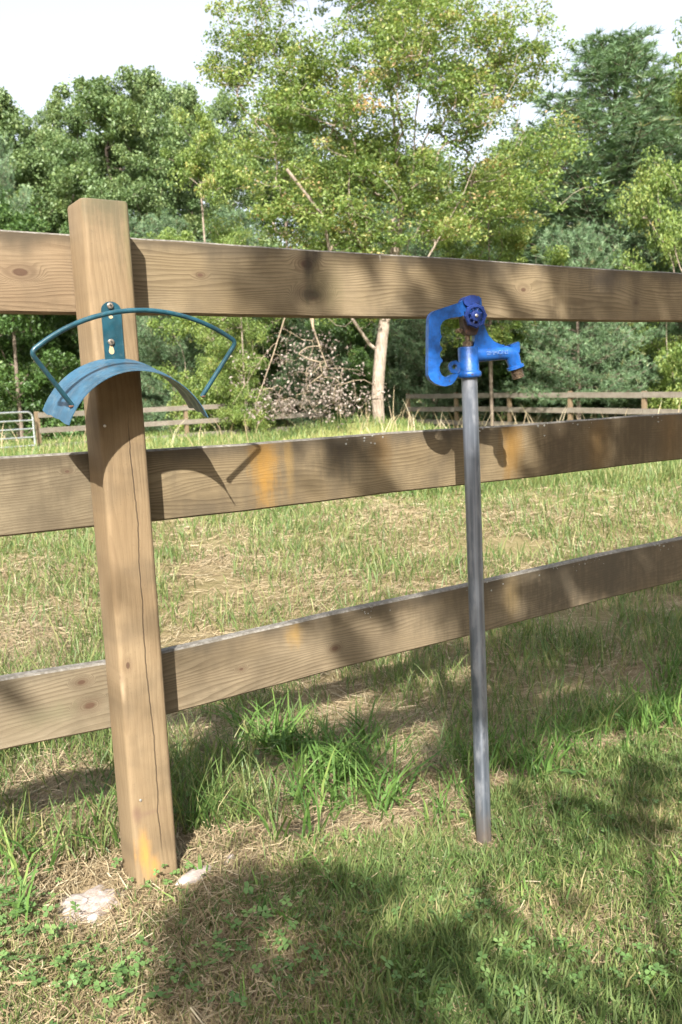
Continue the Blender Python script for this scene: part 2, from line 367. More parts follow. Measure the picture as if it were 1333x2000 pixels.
def pine(seed, H, R, z0, lsize=.16, dens=1., wid=.014, step=.42):
    rng = np.random.default_rng(seed); A = []; B = []; ra = []; rb = []; TP = []; TD = []
    zs = np.linspace(-.3, H, 16); 
    for a, b in zip(zs[:-1], zs[1:]):
        A.append((0, 0, a)); B.append((0, 0, b)); ra.append(.016*H*(1-max(a, 0)/H)+.01); rb.append(.016*H*(1-b/H)+.01)
    z = z0; off = 0
    while z < H-.15:
        f = (z-z0)/(H-z0); n = 5+int(rng.integers(0, 2)); off += 1.1
        for k in range(n):
            a = off+6.283*k/n+rng.normal(0, .2); L = R*((1-f)**.6*.95+.04)*rng.uniform(.65, 1.15)*(.75+.25*min(1, f*6))
            el = .05+.75*f+rng.normal(0, .08); m = max(4, int(L/.24)); prev = np.array([0, 0, z]); dirh = np.array([math.cos(a), math.sin(a), 0])
            for j in range(1, m+1):
                t = j/m; q = np.array([0, 0, z])+dirh*L*t*math.cos(el*.8)+np.array([0, 0, L*(math.sin(el)*t-.12*(1-f)*t*(1-t)*2+.12*t*t)])
                A.append(prev); B.append(q); ra.append(.012*H/10*(1.3-t)+.004); rb.append(.012*H/10*(1.2-t)+.003)
                dseg = (q-prev)/max(1e-6, np.linalg.norm(q-prev)); side = np.array([-dirh[1], dirh[0], 0])
                if t > .2:
                    for sgn in (-1, 1):
                        sl_ = (.30+.55*(1-t))*min(1.2, L*.5)*rng.uniform(.6, 1.2); e2 = q+(side*sgn*.8+dseg*.6+np.array([0, 0, rng.normal(.1, .12)]))*sl_
                        A.append(q); B.append(e2); ra.append(.007); rb.append(.003)
                        nt = max(2, int(sl_/.10*dens))
                        for u in np.linspace(.3, 1, nt): TP.append(q+(e2-q)*u+rng.normal(0, .06, 3)); TD.append(e2-q)
                TP.append(q); TD.append(dseg)
                prev = q
        z += step*rng.uniform(.8, 1.2)*(1-.35*f)
    TP.append(np.array([0, 0, H])); TD.append(np.array([0, 0, 1.]))
    bV, bQ = tubes(np.array(A), np.array(B), np.array(ra), np.array(rb), 5)
    TP = np.array(TP); TD = np.array(TD); K = 14; N = len(TP)*K
    D, _, _ = frames(TD); d = np.repeat(D, K, 0)*.75+rng.normal(0, .6, (N, 3)); d[:, 2] += .12; d /= np.linalg.norm(d, axis=1, keepdims=True)
    P = np.repeat(TP, K, 0); sdir = np.cross(d, rng.normal(0, 1, (N, 3))); sdir /= np.linalg.norm(sdir, axis=1, keepdims=True)
    L = lsize*rng.uniform(.7, 1.3, N)[:, None]
    V = np.stack([P-sdir*wid, P+sdir*wid, P+d*L], 1).reshape(-1, 3); T = np.arange(N*3).reshape(-1, 3)
    cv = np.repeat(np.clip(np.repeat(rng.normal(.5, .2, len(TP)), K)+rng.normal(0, .1, N), 0, 1), 3)
    return npmesh('trunk', bV, bQ, smooth=True), npmesh('crown', V, T, cv)

def main_maple():
    rng = np.random.default_rng(5); D = 19.0; base = ground_px(740, D); sk = Skel()
    def q(x, y, dd=0.): return at(x, y, D+dd)-base
    root = sk.line([(0, 0, -.25), q(738, 780), q(740, 740), q(744, 690)], sub=2)
    fork = sk.line([q(744, 690), q(750, 640)], root, 2)
    sk.line([q(744, 690), q(722, 672), q(690, 625, -.3), q(655, 540, -.5), q(630, 420, -.9), q(560, 330, -1.3)], root, 3)
    sk.w[-1] += 150
    a = sk.line([q(750, 640), q(760, 560), q(772, 490), q(785, 420)], fork, 3)
    sk.line([q(785, 420), q(776, 330), q(770, 230, .3), q(750, 100, .5), q(735, -60, .5), q(740, -180)], a, 4)
    sk.line([q(785, 420), q(808, 330, -.2), q(812, 230, -.4), q(830, 110, -.5), q(860, -40, -.6), q(870, -160, -.4)], a, 4)
    sk.line([q(750, 640), q(735, 560, .4), q(712, 440, .6), q(690, 300, .8), q(640, 150, 1.), q(600, 0, 1.)], fork, 4)
    sk.line([q(750, 640), q(785, 590, -.4), q(850, 480, -.8), q(905, 380, -1.), q(960, 240, -1.3), q(1010, 150, -1.5)], fork, 4)
    sk.line([q(750, 640), q(765, 600, .6), q(800, 470, 1.2), q(900, 330, 1.6), q(980, 180, 1.8)], fork, 4)
    # crown lobes (column, row, half-width px, half-height px, count)
    lobes = [(700, -90, 300, 120, 75), (720, 60, 270, 120, 95), (860, 60, 190, 110, 45), (500, 60, 75, 65, 16), (470, 135, 70, 38, 15), (560, 160, 110, 60, 24), (760, 200, 270, 120, 90),
             (960, 110, 110, 80, 22), (1060, 130, 62, 20, 7), (1010, 210, 70, 60, 12), (640, 300, 130, 100, 40), (860, 330, 190, 100, 50), (1000, 300, 90, 60, 18), (700, 400, 150, 90, 42), (560, 330, 90, 90, 22),
             (560, 440, 100, 50, 18), (880, 430, 110, 60, 22), (960, 400, 100, 60, 18), (690, 600, 60, 60, 10), (610, 500, 80, 50, 12), (720, 500, 120, 40, 14)]
    T = []
    for (cx, cy, hw, hh, n) in lobes:
        for _ in range(max(2, int(n*.30))):
            o = rng.normal(0, 1, 3); o *= rng.uniform(.05, 1)**.45/np.linalg.norm(o); sc0 = np.array(q(cx+o[0]*hw, cy+o[1]*hh, o[2]*min(hw, 240)/FPX*D*1.0))
            for _ in range(7): T.append(sc0+rng.normal(0, 1, 3)*np.array([.42, .42, .17]))
    T = np.array(T); T = T[np.argsort(np.linalg.norm(T-np.array(q(765, 450)), axis=1))]
    sk.grow(T, rng, 3, wob=.1)
    bV, bQ = sk.mesh(.0085, .60, .138, 7, base=True)
    per = 88; P, o = clumped(T, .36*rng.uniform(.5, 1.4, len(T)), per, rng, .5)
    cv = np.clip(np.repeat(rng.normal(.5, .17, len(T)), per)+rng.normal(0, .16, len(P))+.1*o[:, 2], 0, 1)
    lV, lT, lc = leaves(P, .074, rng, o, .5, cv)
    return tree_thing('maple_tree', base, 'tall maple with pale trunk and yellowing leaves in the middle of the field', 'tree',
                      [('trunk', npmesh('trunk', bV, bQ, smooth=True), M['bark']), ('crown', npmesh('crown', lV, lT, lc), M['maple'])])
main_maple()
def span(x, ytop, dep):                       # base point and height in metres for a tree whose top shows at (x, ytop)
    b = ground_px(x, dep); t = at(x, ytop, dep); return b, t[2]-b[2]
oakA = deciduous(21, 16., .6, 4.4, 420, 185, .205, 1.05, .22)
oakB = deciduous(22, 16., .4, 4.9, 420, 185, .205, 1.05, .22, prof=lambda z: .55+.45*math.sin(math.pi*min(1, z*.9+.1)) if z < .8 else (1-z)*3.6+.12)
mapA = deciduous(23, 8., .3, 2.7, 300, 160, .10, .55, .10)
shrA = deciduous(24, 6., .0, 2.6, 320, 160, .11, .55, .08, prof=lambda z: (1-z*.75)**.6)
pinA = pine(31, 13., 3.3, .5, .19, 1., .012)
pinB = pine(32, 9., 3.4, .15, .16, 1.1, .011, .36)
mapB = deciduous(25, 8., 3.0, 2.7, 220, 150, .10, .5, .09)
pinC = pine(33, 5., 2.4, 1.05, .14, 1.3, .009, .27)
GRP = {}
def plant(kind, x, ytop, dep, label, hw=None, rz=None, mat=None):
    proto = {'oakA': (oakA, 16., 4.6, 'oak', 'bark2', 'oak_tree'), 'oakB': (oakB, 16., 5.0, 'oak', 'bark2', 'oak_tree'), 'mapA': (mapA, 8., 2.9, 'lightmaple', 'bark', 'young_maple'),
             'pinC': (pinC, 5., 2.4, 'pine', 'bark2', 'pine_tree'), 'mapB': (mapB, 8., 2.9, 'lightmaple', 'bark2', 'young_maple'), 'shrA': (shrA, 6., 2.6, 'shrub', 'bark2', 'leafy_shrub'), 'pinA': (pinA, 13., 3.0, 'pine', 'bark2', 'pine_tree'), 'pinB': (pinB, 9., 3.3, 'pine', 'bark2', 'pine_tree')}[kind]
    b, h = span(x, ytop, dep); s = h/proto[1]; sx = s if hw is None else hw/FPX*dep/proto[2]
    rz = RNG.uniform(0, 6.28) if rz is None else rz; key = (kind, mat)
    if key in GRP: return copy_thing(GRP[key], b, rz, (sx, sx, s), label)
    tm, cm = proto[0]
    if any(k[0] == kind for k in GRP): cm = cm.copy()
    e = tree_thing(proto[5], b, label, 'tree', [('trunk', tm, M[proto[4]]), ('crown', cm, M[mat or proto[3]])], rz, (sx, sx, s), 'trees beyond the field')
    GRP[key] = e; return e
plant('oakA', 45, 215, 46, 'dark green oak at the left edge of the photo, rounded top against the sky', 115)
plant('oakB', 150, 238, 62, 'small distant oak top between the dark left oak and the broad twin-topped oak', 75)
plant('oakB', 255, 192, 44, 'broad mid green oak rising above and right of the fence post', 160)
plant('oakA', 330, 182, 47, 'oak peak right beside the broad oak above the post', 105)
plant('oakA', 400, 205, 52, 'pale distant oak left of the tall maple crown', 85)
plant('oakB', 480, 225, 56, 'distant oak seen below the maple branch on its left side', 85)
plant('oakA', 580, 215, 50, 'oak showing through the left half of the tall maple', 110)
plant('oakB', 700, 300, 48, 'oak showing through the crown just above the trunk of the tall maple', 120)
plant('oakA', 840, 320, 47, 'oak showing through the right half of the tall maple', 120)
plant('oakB', 985, 345, 46, 'low oak between the tall maple and the tall pine', 100)
plant('pinA', 1205, 118, 31, 'tall blue green pine with a bare spire at upper right', 350)
plant('pinB', 35, 290, 36, 'blue green pine low at the left edge below the dark oak', 110)
plant('pinB', 345, 440, 31, 'soft blue green pine seen below the top rail beside the post', 135)
plant('pinB', 640, 450, 30, 'dark pine behind the heap of dead branches', 120)
plant('pinB', 850, 330, 31, 'shaded dark pine directly behind the hydrant', 150)
plant('pinA', 1010, 300, 32, 'dark pine to the right of the hydrant spout', 170)
plant('pinC', 1130, 470, 24.4, 'bushy pine whose boughs droop over the distant rails', 170)
plant('pinB', 1330, 330, 27, 'bushy pine at the right edge below the yellow green maple', 170)
plant('shrA', 40, 420, 30, 'dark leafy thicket at the left edge below the top rail', 150)
plant('shrA', 190, 470, 32, 'leafy thicket directly behind the wooden post', 110)
plant('shrA', 560, 520, 31, 'leafy thicket behind the broken hanging branches', 100)
plant('mapA', 425, 265, 28, 'pale yellow green maple between the post and the tall maple', 130)
plant('mapA', 480, 470, 26, 'young maple with yellow leaves right of the hose hanger', 75)
plant('mapB', 960, 350, 24.5, 'small maple with bright leaves right of the hydrant above the top rail', 130)
plant('mapA', 1345, 105, 24, 'yellow green maple cut by the right edge of the photo', 135)
plant('pinA', 1090, 270, 35, 'pine just left of the tall spired pine', 230)
plant('pinA', 1310, 190, 36, 'pine behind the yellow green maple at the right edge', 260)
plant('pinB', 745, 400, 34, 'dark pine straight behind the pale maple trunk', 170)
plant('pinB', 945, 380, 34, 'dark pine behind the hydrant lever, in the second row', 170)
plant('pinB', 1230, 450, 33, 'dark pine in the second row at lower right', 170)
plant('pinB', 480, 430, 36, 'dark pine behind the young yellow maple', 150)
plant('pinB', 250, 430, 38, 'dark pine behind the soft pine beside the post', 150)
plant('shrA', 110, 520, 36, 'leafy thicket in the second row at far left', 150)
plant('shrA', 1060, 560, 29.5, 'leafy thicket under the pines right of the hydrant', 120)
plant('shrA', 690, 560, 29, 'green leafy thicket left of the maple trunk', 80)
plant('oakB', 195, 245, 58, 'distant oak filling the gap directly above the fence post', 130)
plant('oakA', 100, 330, 44, 'dark oak low behind the fence post on its left', 120)
plant('oakB', 300, 330, 41, 'oak low behind the soft pine right of the post', 120)
# ------------------------------------------------------------------ shade tree behind the camera (its leaves dapple the fence and lawn)
def shade_amount(Q):                             # wanted leaf cover where a sun ray through Q lands (fence plane, else ground)
    t = (.03-Q[:, 1])/SUNV[1]; F = Q+SUNV*t[:, None]; x, z = F[:, 0], F[:, 2]
    top = .04+.48*sstep(.1, .5, x)+.3*sstep(.9, 1.5, x); mid = .03+.35*sstep(.2, .6, x)+.85*sstep(.95, 1.35, x); low = .02+.4*sstep(.22, .5, x)+.80*sstep(.75, 1.05, x)
    pf = np.where(z > 1.0, top, np.where(z > .6, mid, low))
    Gp = Q-SUNV*((Q[:, 2]+.05)/SUNV[2])[:, None]; d = Gp-CAM; zc = np.maximum(d@FW, .05); px = 666.5+FPX*(d@RT)/zc; py = 1000-FPX*(d@UP)/zc
    edge = 345+np.maximum(0, 1770-py)*2.2; core = sstep(edge-15, edge+25, px)*(1-sstep(780, 900, px-.3*(py-1700)))*sstep(1700, 1740, py)
    pg = np.maximum(core*.95, np.where((px > 430) & (py < 1720), .16, 0)); pg = np.maximum(pg, .20*sstep(850, 960, px))
    pg = np.where(py > 2300, np.where(px > 300, .5, .1), pg)
    for hx, hy, hr in [(850, 1750, 80), (1110, 1890, 100), (990, 1600, 60), (1250, 1950, 60), (720, 1640, 90), (1150, 1480, 90), (600, 1660, 60)]: pg = np.where(np.hypot(px-hx, (py-hy)*1.6) < hr, .0, pg)
    pf = np.where((np.abs(x-1.02) < .13) & (np.abs(z-.77) < .09), .02, pf)
    return np.where(z > 0, pf, pg)
def shade_tree():
    rng = np.random.default_rng(77)
    n = 9000; Q = np.stack([rng.uniform(-1.2, 3.6, n), np.full(n, .03), rng.uniform(-1.6, 1.5, n)], 1)   # points on the fence plane, extended below ground
    T = Q+SUNV*rng.uniform(4.2, 6.8, n)[:, None]; T = T[rng.uniform(0, 1, n) < .17*shade_amount(T)**1.3]
    rad = rng.uniform(.05, .15, len(T))
    tb = np.array([.9, -6.2, 0.]); tb[2] = float(gz(tb[0], tb[1])); sk = Skel()
    hit = T-SUNV*((T[:, 1]-.03)/SUNV[1])[:, None]; top = T[hit[:, 0] > 2.7].mean(0); sk.line([tb-[0, 0, .3], tb+[.1, 0, 1.5], tb+(top-tb)*.6+[.1, 0, .3], top], sub=5)
    o = np.argsort(np.linalg.norm(T-top, axis=1)); T = T[o]; rad = rad[o]; sk.grow(T, rng, 3)
    bV, bQ = sk.mesh(.003, .66, .11, 5, base=True)
    P, oo = clumped(T, rad, 24, rng, .8); k = rng.uniform(0, 1, len(P)) < shade_amount(P)*2.2; P, oo = P[k], oo[k]
    lV, lT, lc = leaves(P-tb, .08, rng, oo, .3)
    tree_thing('shade_tree', tb, 'leafy tree behind the viewer that shades the lawn and the right rails', 'tree', [('trunk', npmesh('trunk', bV-tb, bQ, smooth=True), M['bark2']), ('crown', npmesh('crown', lV, lT, lc), M['shrub'])])
shade_tree()
# unseen oaks added behind the viewer to close off the low sky there
for i, (a, dist, h, kd, lb) in enumerate([(150, 15, 9.0, 'oakA', 'added oak behind the viewer, to the far right'), (172, 14, 9.2, 'oakB', 'added oak behind the viewer, right of the shade tree'), (194, 15, 9.6, 'oakA', 'added oak straight behind the viewer'), (238, 15, 9.6, 'oakB', 'added oak behind the viewer, left of the shade tree'),
                                      (216, 17, 9.8, 'oakA', 'added oak behind the viewer beyond the shade tree'), (260, 14, 9.5, 'oakA', 'added oak behind the viewer, to the left'), (282, 15, 9.5, 'oakB', 'added oak to the left of the viewer beside the yard'), (128, 15, 9.5, 'oakB', 'added oak to the right of the viewer beside the yard')]):
    t = math.radians(a); x, y = dist*math.sin(t), -1.6+dist*math.cos(t); sc_ = h/16.0
    copy_thing(GRP[(kd, None)], (x, y, float(gz(x, y))), i*1.3, (sc_*1.15, sc_*1.15, sc_), lb)
# ------------------------------------------------------------------ near fence
W = .0445
fence = empty('board_fence', (0, 0, 0), 'weathered tan board fence with a square post and wide rails in the foreground', 'fence')
def K(x, y, r, o): p = onY(x, y, W); return (p[0]-o[0], p[2]-o[2], r)
def S(x, y, rw, rh, c, st, o): p = onY(x, y, W); return (p[0]-o[0], p[2]-o[2], rw, rh, c, st)
OR = (.31, .165, .03); DK = (.07, .055, .035); GRN = (.16, .14, .07)
def rail(x0, x1, zt0, zt1, wid, th, knots, stains, seed, weather=.45, freq=150, base=None, lich=0):
    o = np.array([0, W+th/2+.001, (zt0+zt1)/2-wid/2]); r = np.random.default_rng(int(seed*10)); n = 26; xs = np.linspace(x0, x1, n)
    V = []; c = .0035
    for i, x in enumerate(xs):
        f = i/(n-1); zt = zt0+(zt1-zt0)*f-o[2]; b = zt-wid; dz = .0012*math.sin(x*7+seed)+r.normal(0, .0004); dy = .0012*math.sin(x*3+seed)
        for (yy, zz) in [(-th/2, b+c), (-th/2, zt-c), (-th/2+c, zt), (th/2-c, zt), (th/2, zt-c), (th/2, b+c), (th/2-c, b), (-th/2+c, b)]:
            V.append((x, yy+dy*.3, zz+dz))
    Q = []
    for i in range(n-1):
        for k in range(8): a = i*8+k; b2 = i*8+(k+1) % 8; Q.append((a, b2, b2+8, a+8))
    me = bpy.data.meshes.new('rail'); me.from_pydata(V, [], Q+[tuple(range(8))[::-1], tuple(range((n-1)*8, n*8))])
    bm = bmesh.new(); bm.from_mesh(me); bpy.data.meshes.remove(me)
    kn = [K(a, b3, rr, o) for a, b3, rr in knots]; stn = [S(*a, o) for a in stains]
    kw = {} if base is None else {'base': base}
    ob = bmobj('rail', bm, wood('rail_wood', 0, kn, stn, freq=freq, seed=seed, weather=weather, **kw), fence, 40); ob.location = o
    if lich:                                     # crusty lichen dots along the upper edge of the face
        bm = bmesh.new()
        for _ in range(lich):
            cc = [.62, .98, 1.22, 1.3, 1.42, 1.75, 2.1][int(r.integers(0, 7))]; x = cc+r.normal(0, .035); f = (x-x0)/(x1-x0); z = zt0+(zt1-zt0)*f-o[2]-abs(r.normal(0, .013))-.002; rr = r.uniform(.0007, .0036)*(1 if r.uniform() < .7 else 1.4)
            ctr = bm.verts.new((x, -th/2-.0018, z)); ring = [bm.verts.new((x+math.cos(a)*rr*r.uniform(.6, 1.2), -th/2-.0003, min(z+math.sin(a)*rr*r.uniform(.5, .9), zt0+(zt1-zt0)*f-o[2]+.001))) for a in np.linspace(0, 6.28, 8)[:-1]]
            for k in range(7): bm.faces.new((ctr, ring[k], ring[(k+1) % 7]))
        tag(bmobj('lichen', bm, M['lichen'], ob), kind='stuff')
    return ob
M['lichen'] = plain('lichen', (.25, .255, .235), .95, 0, .3, 200, spec=.1)
XR, XL = 2.45, -2.45
rail(.002, XR, 1.2665, 1.270, .1465, .030, [(600, 516, .012), (612, 577, .014), (392, 537, .0055), (1023, 566, .008), (1243, 592, .006)],
     [(604, 515, .016, .05, (.035, .028, .02), 1.), (618, 492, .014, .02, (.035, .028, .02), 1.), (612, 574, .030, .017, (.035, .028, .02), 1.), (743, 500, .003, .012, (.5, .48, .42), .7), (640, 560, .05, .05, GRN, .4), (1180, 545, .09, .03, (.09, .075, .06), .75), (1240, 590, .03, .04, DK, .5), (960, 520, .12, .03, DK, .35), (400, 480, .25, .016, DK, .4), (1100, 600, .03, .09, (.42, .33, .2), .4)], 1.3)
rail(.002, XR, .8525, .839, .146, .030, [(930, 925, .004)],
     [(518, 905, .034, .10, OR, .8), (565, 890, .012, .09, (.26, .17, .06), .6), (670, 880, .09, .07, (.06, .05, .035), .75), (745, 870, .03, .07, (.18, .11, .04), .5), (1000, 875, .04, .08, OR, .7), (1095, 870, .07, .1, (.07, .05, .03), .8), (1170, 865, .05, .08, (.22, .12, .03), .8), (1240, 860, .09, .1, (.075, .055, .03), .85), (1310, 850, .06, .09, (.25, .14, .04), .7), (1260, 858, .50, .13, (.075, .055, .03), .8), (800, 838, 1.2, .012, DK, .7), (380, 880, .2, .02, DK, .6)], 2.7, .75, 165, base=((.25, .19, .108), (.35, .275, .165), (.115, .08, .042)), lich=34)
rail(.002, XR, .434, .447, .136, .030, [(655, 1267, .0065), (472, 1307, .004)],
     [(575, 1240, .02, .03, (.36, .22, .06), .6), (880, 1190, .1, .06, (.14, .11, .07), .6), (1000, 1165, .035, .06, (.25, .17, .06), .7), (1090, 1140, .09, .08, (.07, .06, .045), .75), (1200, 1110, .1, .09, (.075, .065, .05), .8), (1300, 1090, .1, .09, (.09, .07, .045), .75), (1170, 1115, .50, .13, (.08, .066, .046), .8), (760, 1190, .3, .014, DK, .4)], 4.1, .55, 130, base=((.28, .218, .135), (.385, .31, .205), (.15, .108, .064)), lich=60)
rail(XL, -.002, 1.272, 1.2665, .1465, .030, [(40, 532, .010)], [(60, 462, .25, .012, DK, .5)], 5.9, base=((.31, .222, .135), (.40, .30, .19), (.15, .098, .055)))
rail(XL, -.002, .915, .855, .147, .030, [(132, 921, .004)], [(60, 900, .5, .02, DK, .75), (120, 940, .03, .05, DK, .5), (60, 990, .05, .04, DK, .25)], 7.7, .6, base=((.255, .205, .128), (.35, .29, .19), (.125, .092, .055)), freq=170)
rail(XL, -.002, .56, .433, .137, .030, [(160, 1333, .006), (176, 1378, .009)], [(60, 1325, .4, .01, DK, .4), (100, 1395, .05, .02, (.16, .15, .09), .5)], 9.1, .45, base=((.295, .24, .158), (.385, .325, .225), (.17, .128, .08)), freq=115)
def post(x, front=True):
    b = .0100; o = []
    for cx, cy, a0 in ((W-b, -W+b, -90), (W-b, W-b, 0), (-W+b, W-b, 90), (-W+b, -W+b, 180)):
        for k in range(5): a = math.radians(a0+k*22.5); o.append((cx+b*math.cos(a), cy+b*math.sin(a)))
    H = 1.3128; zs = list(np.linspace(-.25, H-.004, 14))+[H]; V = []; n = len(o)
    for i, z in enumerate(zs):
        sc = .965 if i == len(zs)-1 else 1
        V += [(px*sc, py*sc, z) for px, py in o]
    Q = [(i*n+k, i*n+(k+1) % n, (i+1)*n+(k+1) % n, (i+1)*n+k) for i in range(len(zs)-1) for k in range(n)]
    me = bpy.data.meshes.new('post'); me.from_pydata(V, [], Q+[tuple(range((len(zs)-1)*n, len(zs)*n))]); bm = bmesh.new(); bm.from_mesh(me); bpy.data.meshes.remove(me)
    def pk(px, py): q = onY(px, py, -W); return q[2], q[0]
    kn = [(*pk(250, 1300), .0055), (*pk(235, 1325), .004)]
    st = [(*pk(285, 1672), .055, .017, (.50, .27, .07), .85), (*pk(303, 1690), .03, .016, (.52, .27, .07), .7), (*pk(262, 1668), .04, .006, (.50, .27, .08), .8), (*pk(268, 1590), .022, .012, (.16, .10, .07), .8), (*pk(290, 1588), .008, .04, (.2, .13, .09), .6),
          (1.32, .0, .07, .09, (.09, .085, .05), .85), (1.27, .02, .10, .012, (.12, .10, .06), .7), (1.28, .04, .2, .012, (.15, .14, .07), .6), (*pk(240, 1345), .03, .008, (.46, .36, .24), .5)]
    m = wood('post_wood', 2, kn, st, base=((.335, .238, .135), (.415, .308, .185), (.20, .132, .07)), freq=95, seed=3.3, crack=(.011, .02, .03, .97), weather=.45, line_amt=.3, front=-.038)
    ob = bmobj('post', bm, m, fence, 35); ob.location = (x, 0, 0); return ob
p0 = post(0)
for px in (XL, XR):
    c = p0.copy(); col.objects.link(c); c.parent = fence; c.location = (px, 0, 0)
M['nail'] = plain('nail_steel', (.55, .53, .5), .4, .8, .2, 300)
for (nx, ny) in ((205, 832), (275, 1563)):
    q = onY(nx, ny, -W); bm = bmesh.new(); btube(bm, [(q[0], -W+.002, q[2]), (q[0], -W-.0012, q[2]), (q[0], -W-.0018, q[2])], [.0026, .0026, .0015], 10)
    bmobj('nail', bm, M['nail'], p0)
# ------------------------------------------------------------------ hose hanger
def hose_hanger():
    cx = -.0065; zb = .90
    e = empty('hose_hanger', (cx, -W, zb), 'teal blue metal hose hanger with arched tray and wire hoop on the fence post', 'hose hanger')
    paint = plain('hanger_paint', (.008, .046, .066), .36, 0, .25, 40, .0004, dirt=((.06, .09, .09), 120, .55, .7, .4), spec=.5)
    tray_sheen = plain('hanger_tray_sheen_paint', (.024, .070, .115), .40, 0, .25, 25, .0003, dirt=((.09, .13, .15), 60, .5, .7, .4), spec=.6)  # lighter than the hanger paint: sky sheen on the tray put into its colour
    L = lambda x, y, z: (x-cx, y+W, z-zb)
    # bracket plate with rounded top, bends down behind the tray
    hw = .0185; top = 1.1335; out = []
    for a in np.linspace(0, math.pi, 13): out.append((hw*math.cos(a), top-.0185+.0165*math.sin(a)-zb))
    out = out+[(-hw, 1.012-zb), (hw, 1.012-zb)]
    bm = bmesh.new(); bprism(bm, out, -.0035, -.0005); plate = bmobj('bracket_plate', bm, paint, e, 40, .0007)
    sm = plain('screw_steel', (.35, .30, .25), .4, .85, .3, 300); dk = plain('dark_slot', (.02, .018, .015), .9, 0, .2, 50)
    wd = plain('slot_wood', (.38, .27, .16), .85, 0, .2, 60)
    for (px, py, hole) in ((216, 597, 0), (218, 668, 1)):
        q = onY(px, py, -W-.006); x, z = q[0]-cx, q[2]-zb
        bm = bmesh.new(); btube(bm, [(x, -.0035, z), (x, -.0065, z), (x, -.0078, z), (x, -.0082, z)], [.0058, .0058, .0045, .0022], 16)
        sc = bmobj('screw', bm, sm, plate)
        bm = bmesh.new(); bbox(bm, x-.0026, x+.0026, -.0088, -.008, z-.0006, z+.0006); bbox(bm, x-.0006, x+.0006, -.0089, -.008, z-.0026, z+.0026); bmobj('drive_slot', bm, dk, sc)
        if hole:                                  # key-hole below the screw, wood showing through
            bm = bmesh.new(); bprism(bm, [(x+.0052*math.cos(a), z-.016+.006*math.sin(a)) for a in np.linspace(-math.pi, 0, 9)]+[(x+.0022, z-.005), (x-.0022, z-.005)], -.0038, -.0034); bmobj('keyhole', bm, wd, plate)
        else:
            bm = bmesh.new(); bprism(bm, [(x+.004*math.cos(a), z-.02+.003*math.sin(a)) for a in np.linspace(0, 6.28, 11)[:-1]], -.0038, -.0034); bmobj('keyhole', bm, wd, plate)
    # arched tray: arc section with shallow lengthwise ribs
    Rr = .150; zc = 1.0245-Rr; ny = 19; na = 37; prof = []
    for j in range(ny):
        t = j/(ny-1); prof.append((-.001-.110*t, -.019*t*t*.6-.012*t+.0013*math.cos(t*2*math.pi*3)+(.004*max(0, .08-t)/.08)))
    bm = bmesh.new(); gr = {}
    for sgn, off in ((0, 0.), (1, -.0016)):
        for j, (y, dz) in enumerate(prof):
            for i in range(na):
                a = math.radians(-66+132*i/(na-1)); r = Rr+off
                cr = 1.0
                gr[sgn, j, i] = bm.verts.new((math.sin(a)*(r+dz*.4), y, zc-zb+math.cos(a)*r+dz))
    for sgn in (0, 1):
        for j in range(ny-1):
            for i in range(na-1): bm.faces.new((gr[sgn, j, i], gr[sgn, j, i+1], gr[sgn, j+1, i+1], gr[sgn, j+1, i]))
    for j in range(ny-1):
        for i in (0, na-1): bm.faces.new((gr[0, j, i], gr[0, j+1, i], gr[1, j+1, i], gr[1, j, i]))
    for i in range(na-1):
        for j in (0, ny-1): bm.faces.new((gr[0, j, i], gr[0, j, i+1], gr[1, j, i+1], gr[1, j, i]))
    bmobj('tray', bm, tray_sheen, e, 50)
    # hoop
    def foot(px, py, y): q = onY(px, py, y); return Vector(L(q[0], q[1], q[2]))
    fl, fr = foot(140, 790, -.140), foot(397, 771, -.140); cl, cr_ = foot(60, 688, -.172), foot(462, 668, -.172); mid = foot(268, 606, -.172)
    # circle through cl, mid, cr in the hoop plane
    ts = np.linspace(0, 1, 25); pts = []
    ax = cr_-cl; Lx = ax.length; ux = ax.normalized(); base = (cl+cr_)/2; h = (mid-base); uz = (h-ux*h.dot(ux)).normalized(); hh = (mid-base).dot(uz)
    Rc = (Lx*Lx/4+hh*hh)/(2*hh); a1 = math.asin(min(1, Lx/2/Rc))
    arc = [base+ux*(Rc*math.sin(a))+uz*(Rc*math.cos(a)-(Rc-hh)) for a in np.linspace(-a1, a1, 27)]
    def bend(a, c, b, r=.011):
        p, q = c+(a-c).normalized()*r, c+(b-c).normalized()*r
        return [p*(1-t)**2+c*2*t*(1-t)+q*t*t for t in np.linspace(0, 1, 7)]
    pts = [fl-(cl-fl).normalized()*.004]+bend(fl, arc[0], arc[1])+arc[2:-2]+bend(arc[-2], arc[-1], fr)+[fr-(cr_-fr).normalized()*.004]
    bm = bmesh.new(); btube(bm, pts, .0042, 12); hoop = bmobj('hoop', bm, paint, e, 50)
    rust = plain('weld_rust', (.11, .05, .03), .9, 0, .4, 300)
    for p in (fl, fr):
        bm = bmesh.new(); bmesh.ops.create_icosphere(bm, subdivisions=2, radius=.0046, matrix=Matrix.Translation(p-Vector((0, 0, .003))) @ Matrix.Diagonal((1.1, 1, .6, 1))); bmobj('weld', bm, rust, hoop, 60)
hose_hanger()
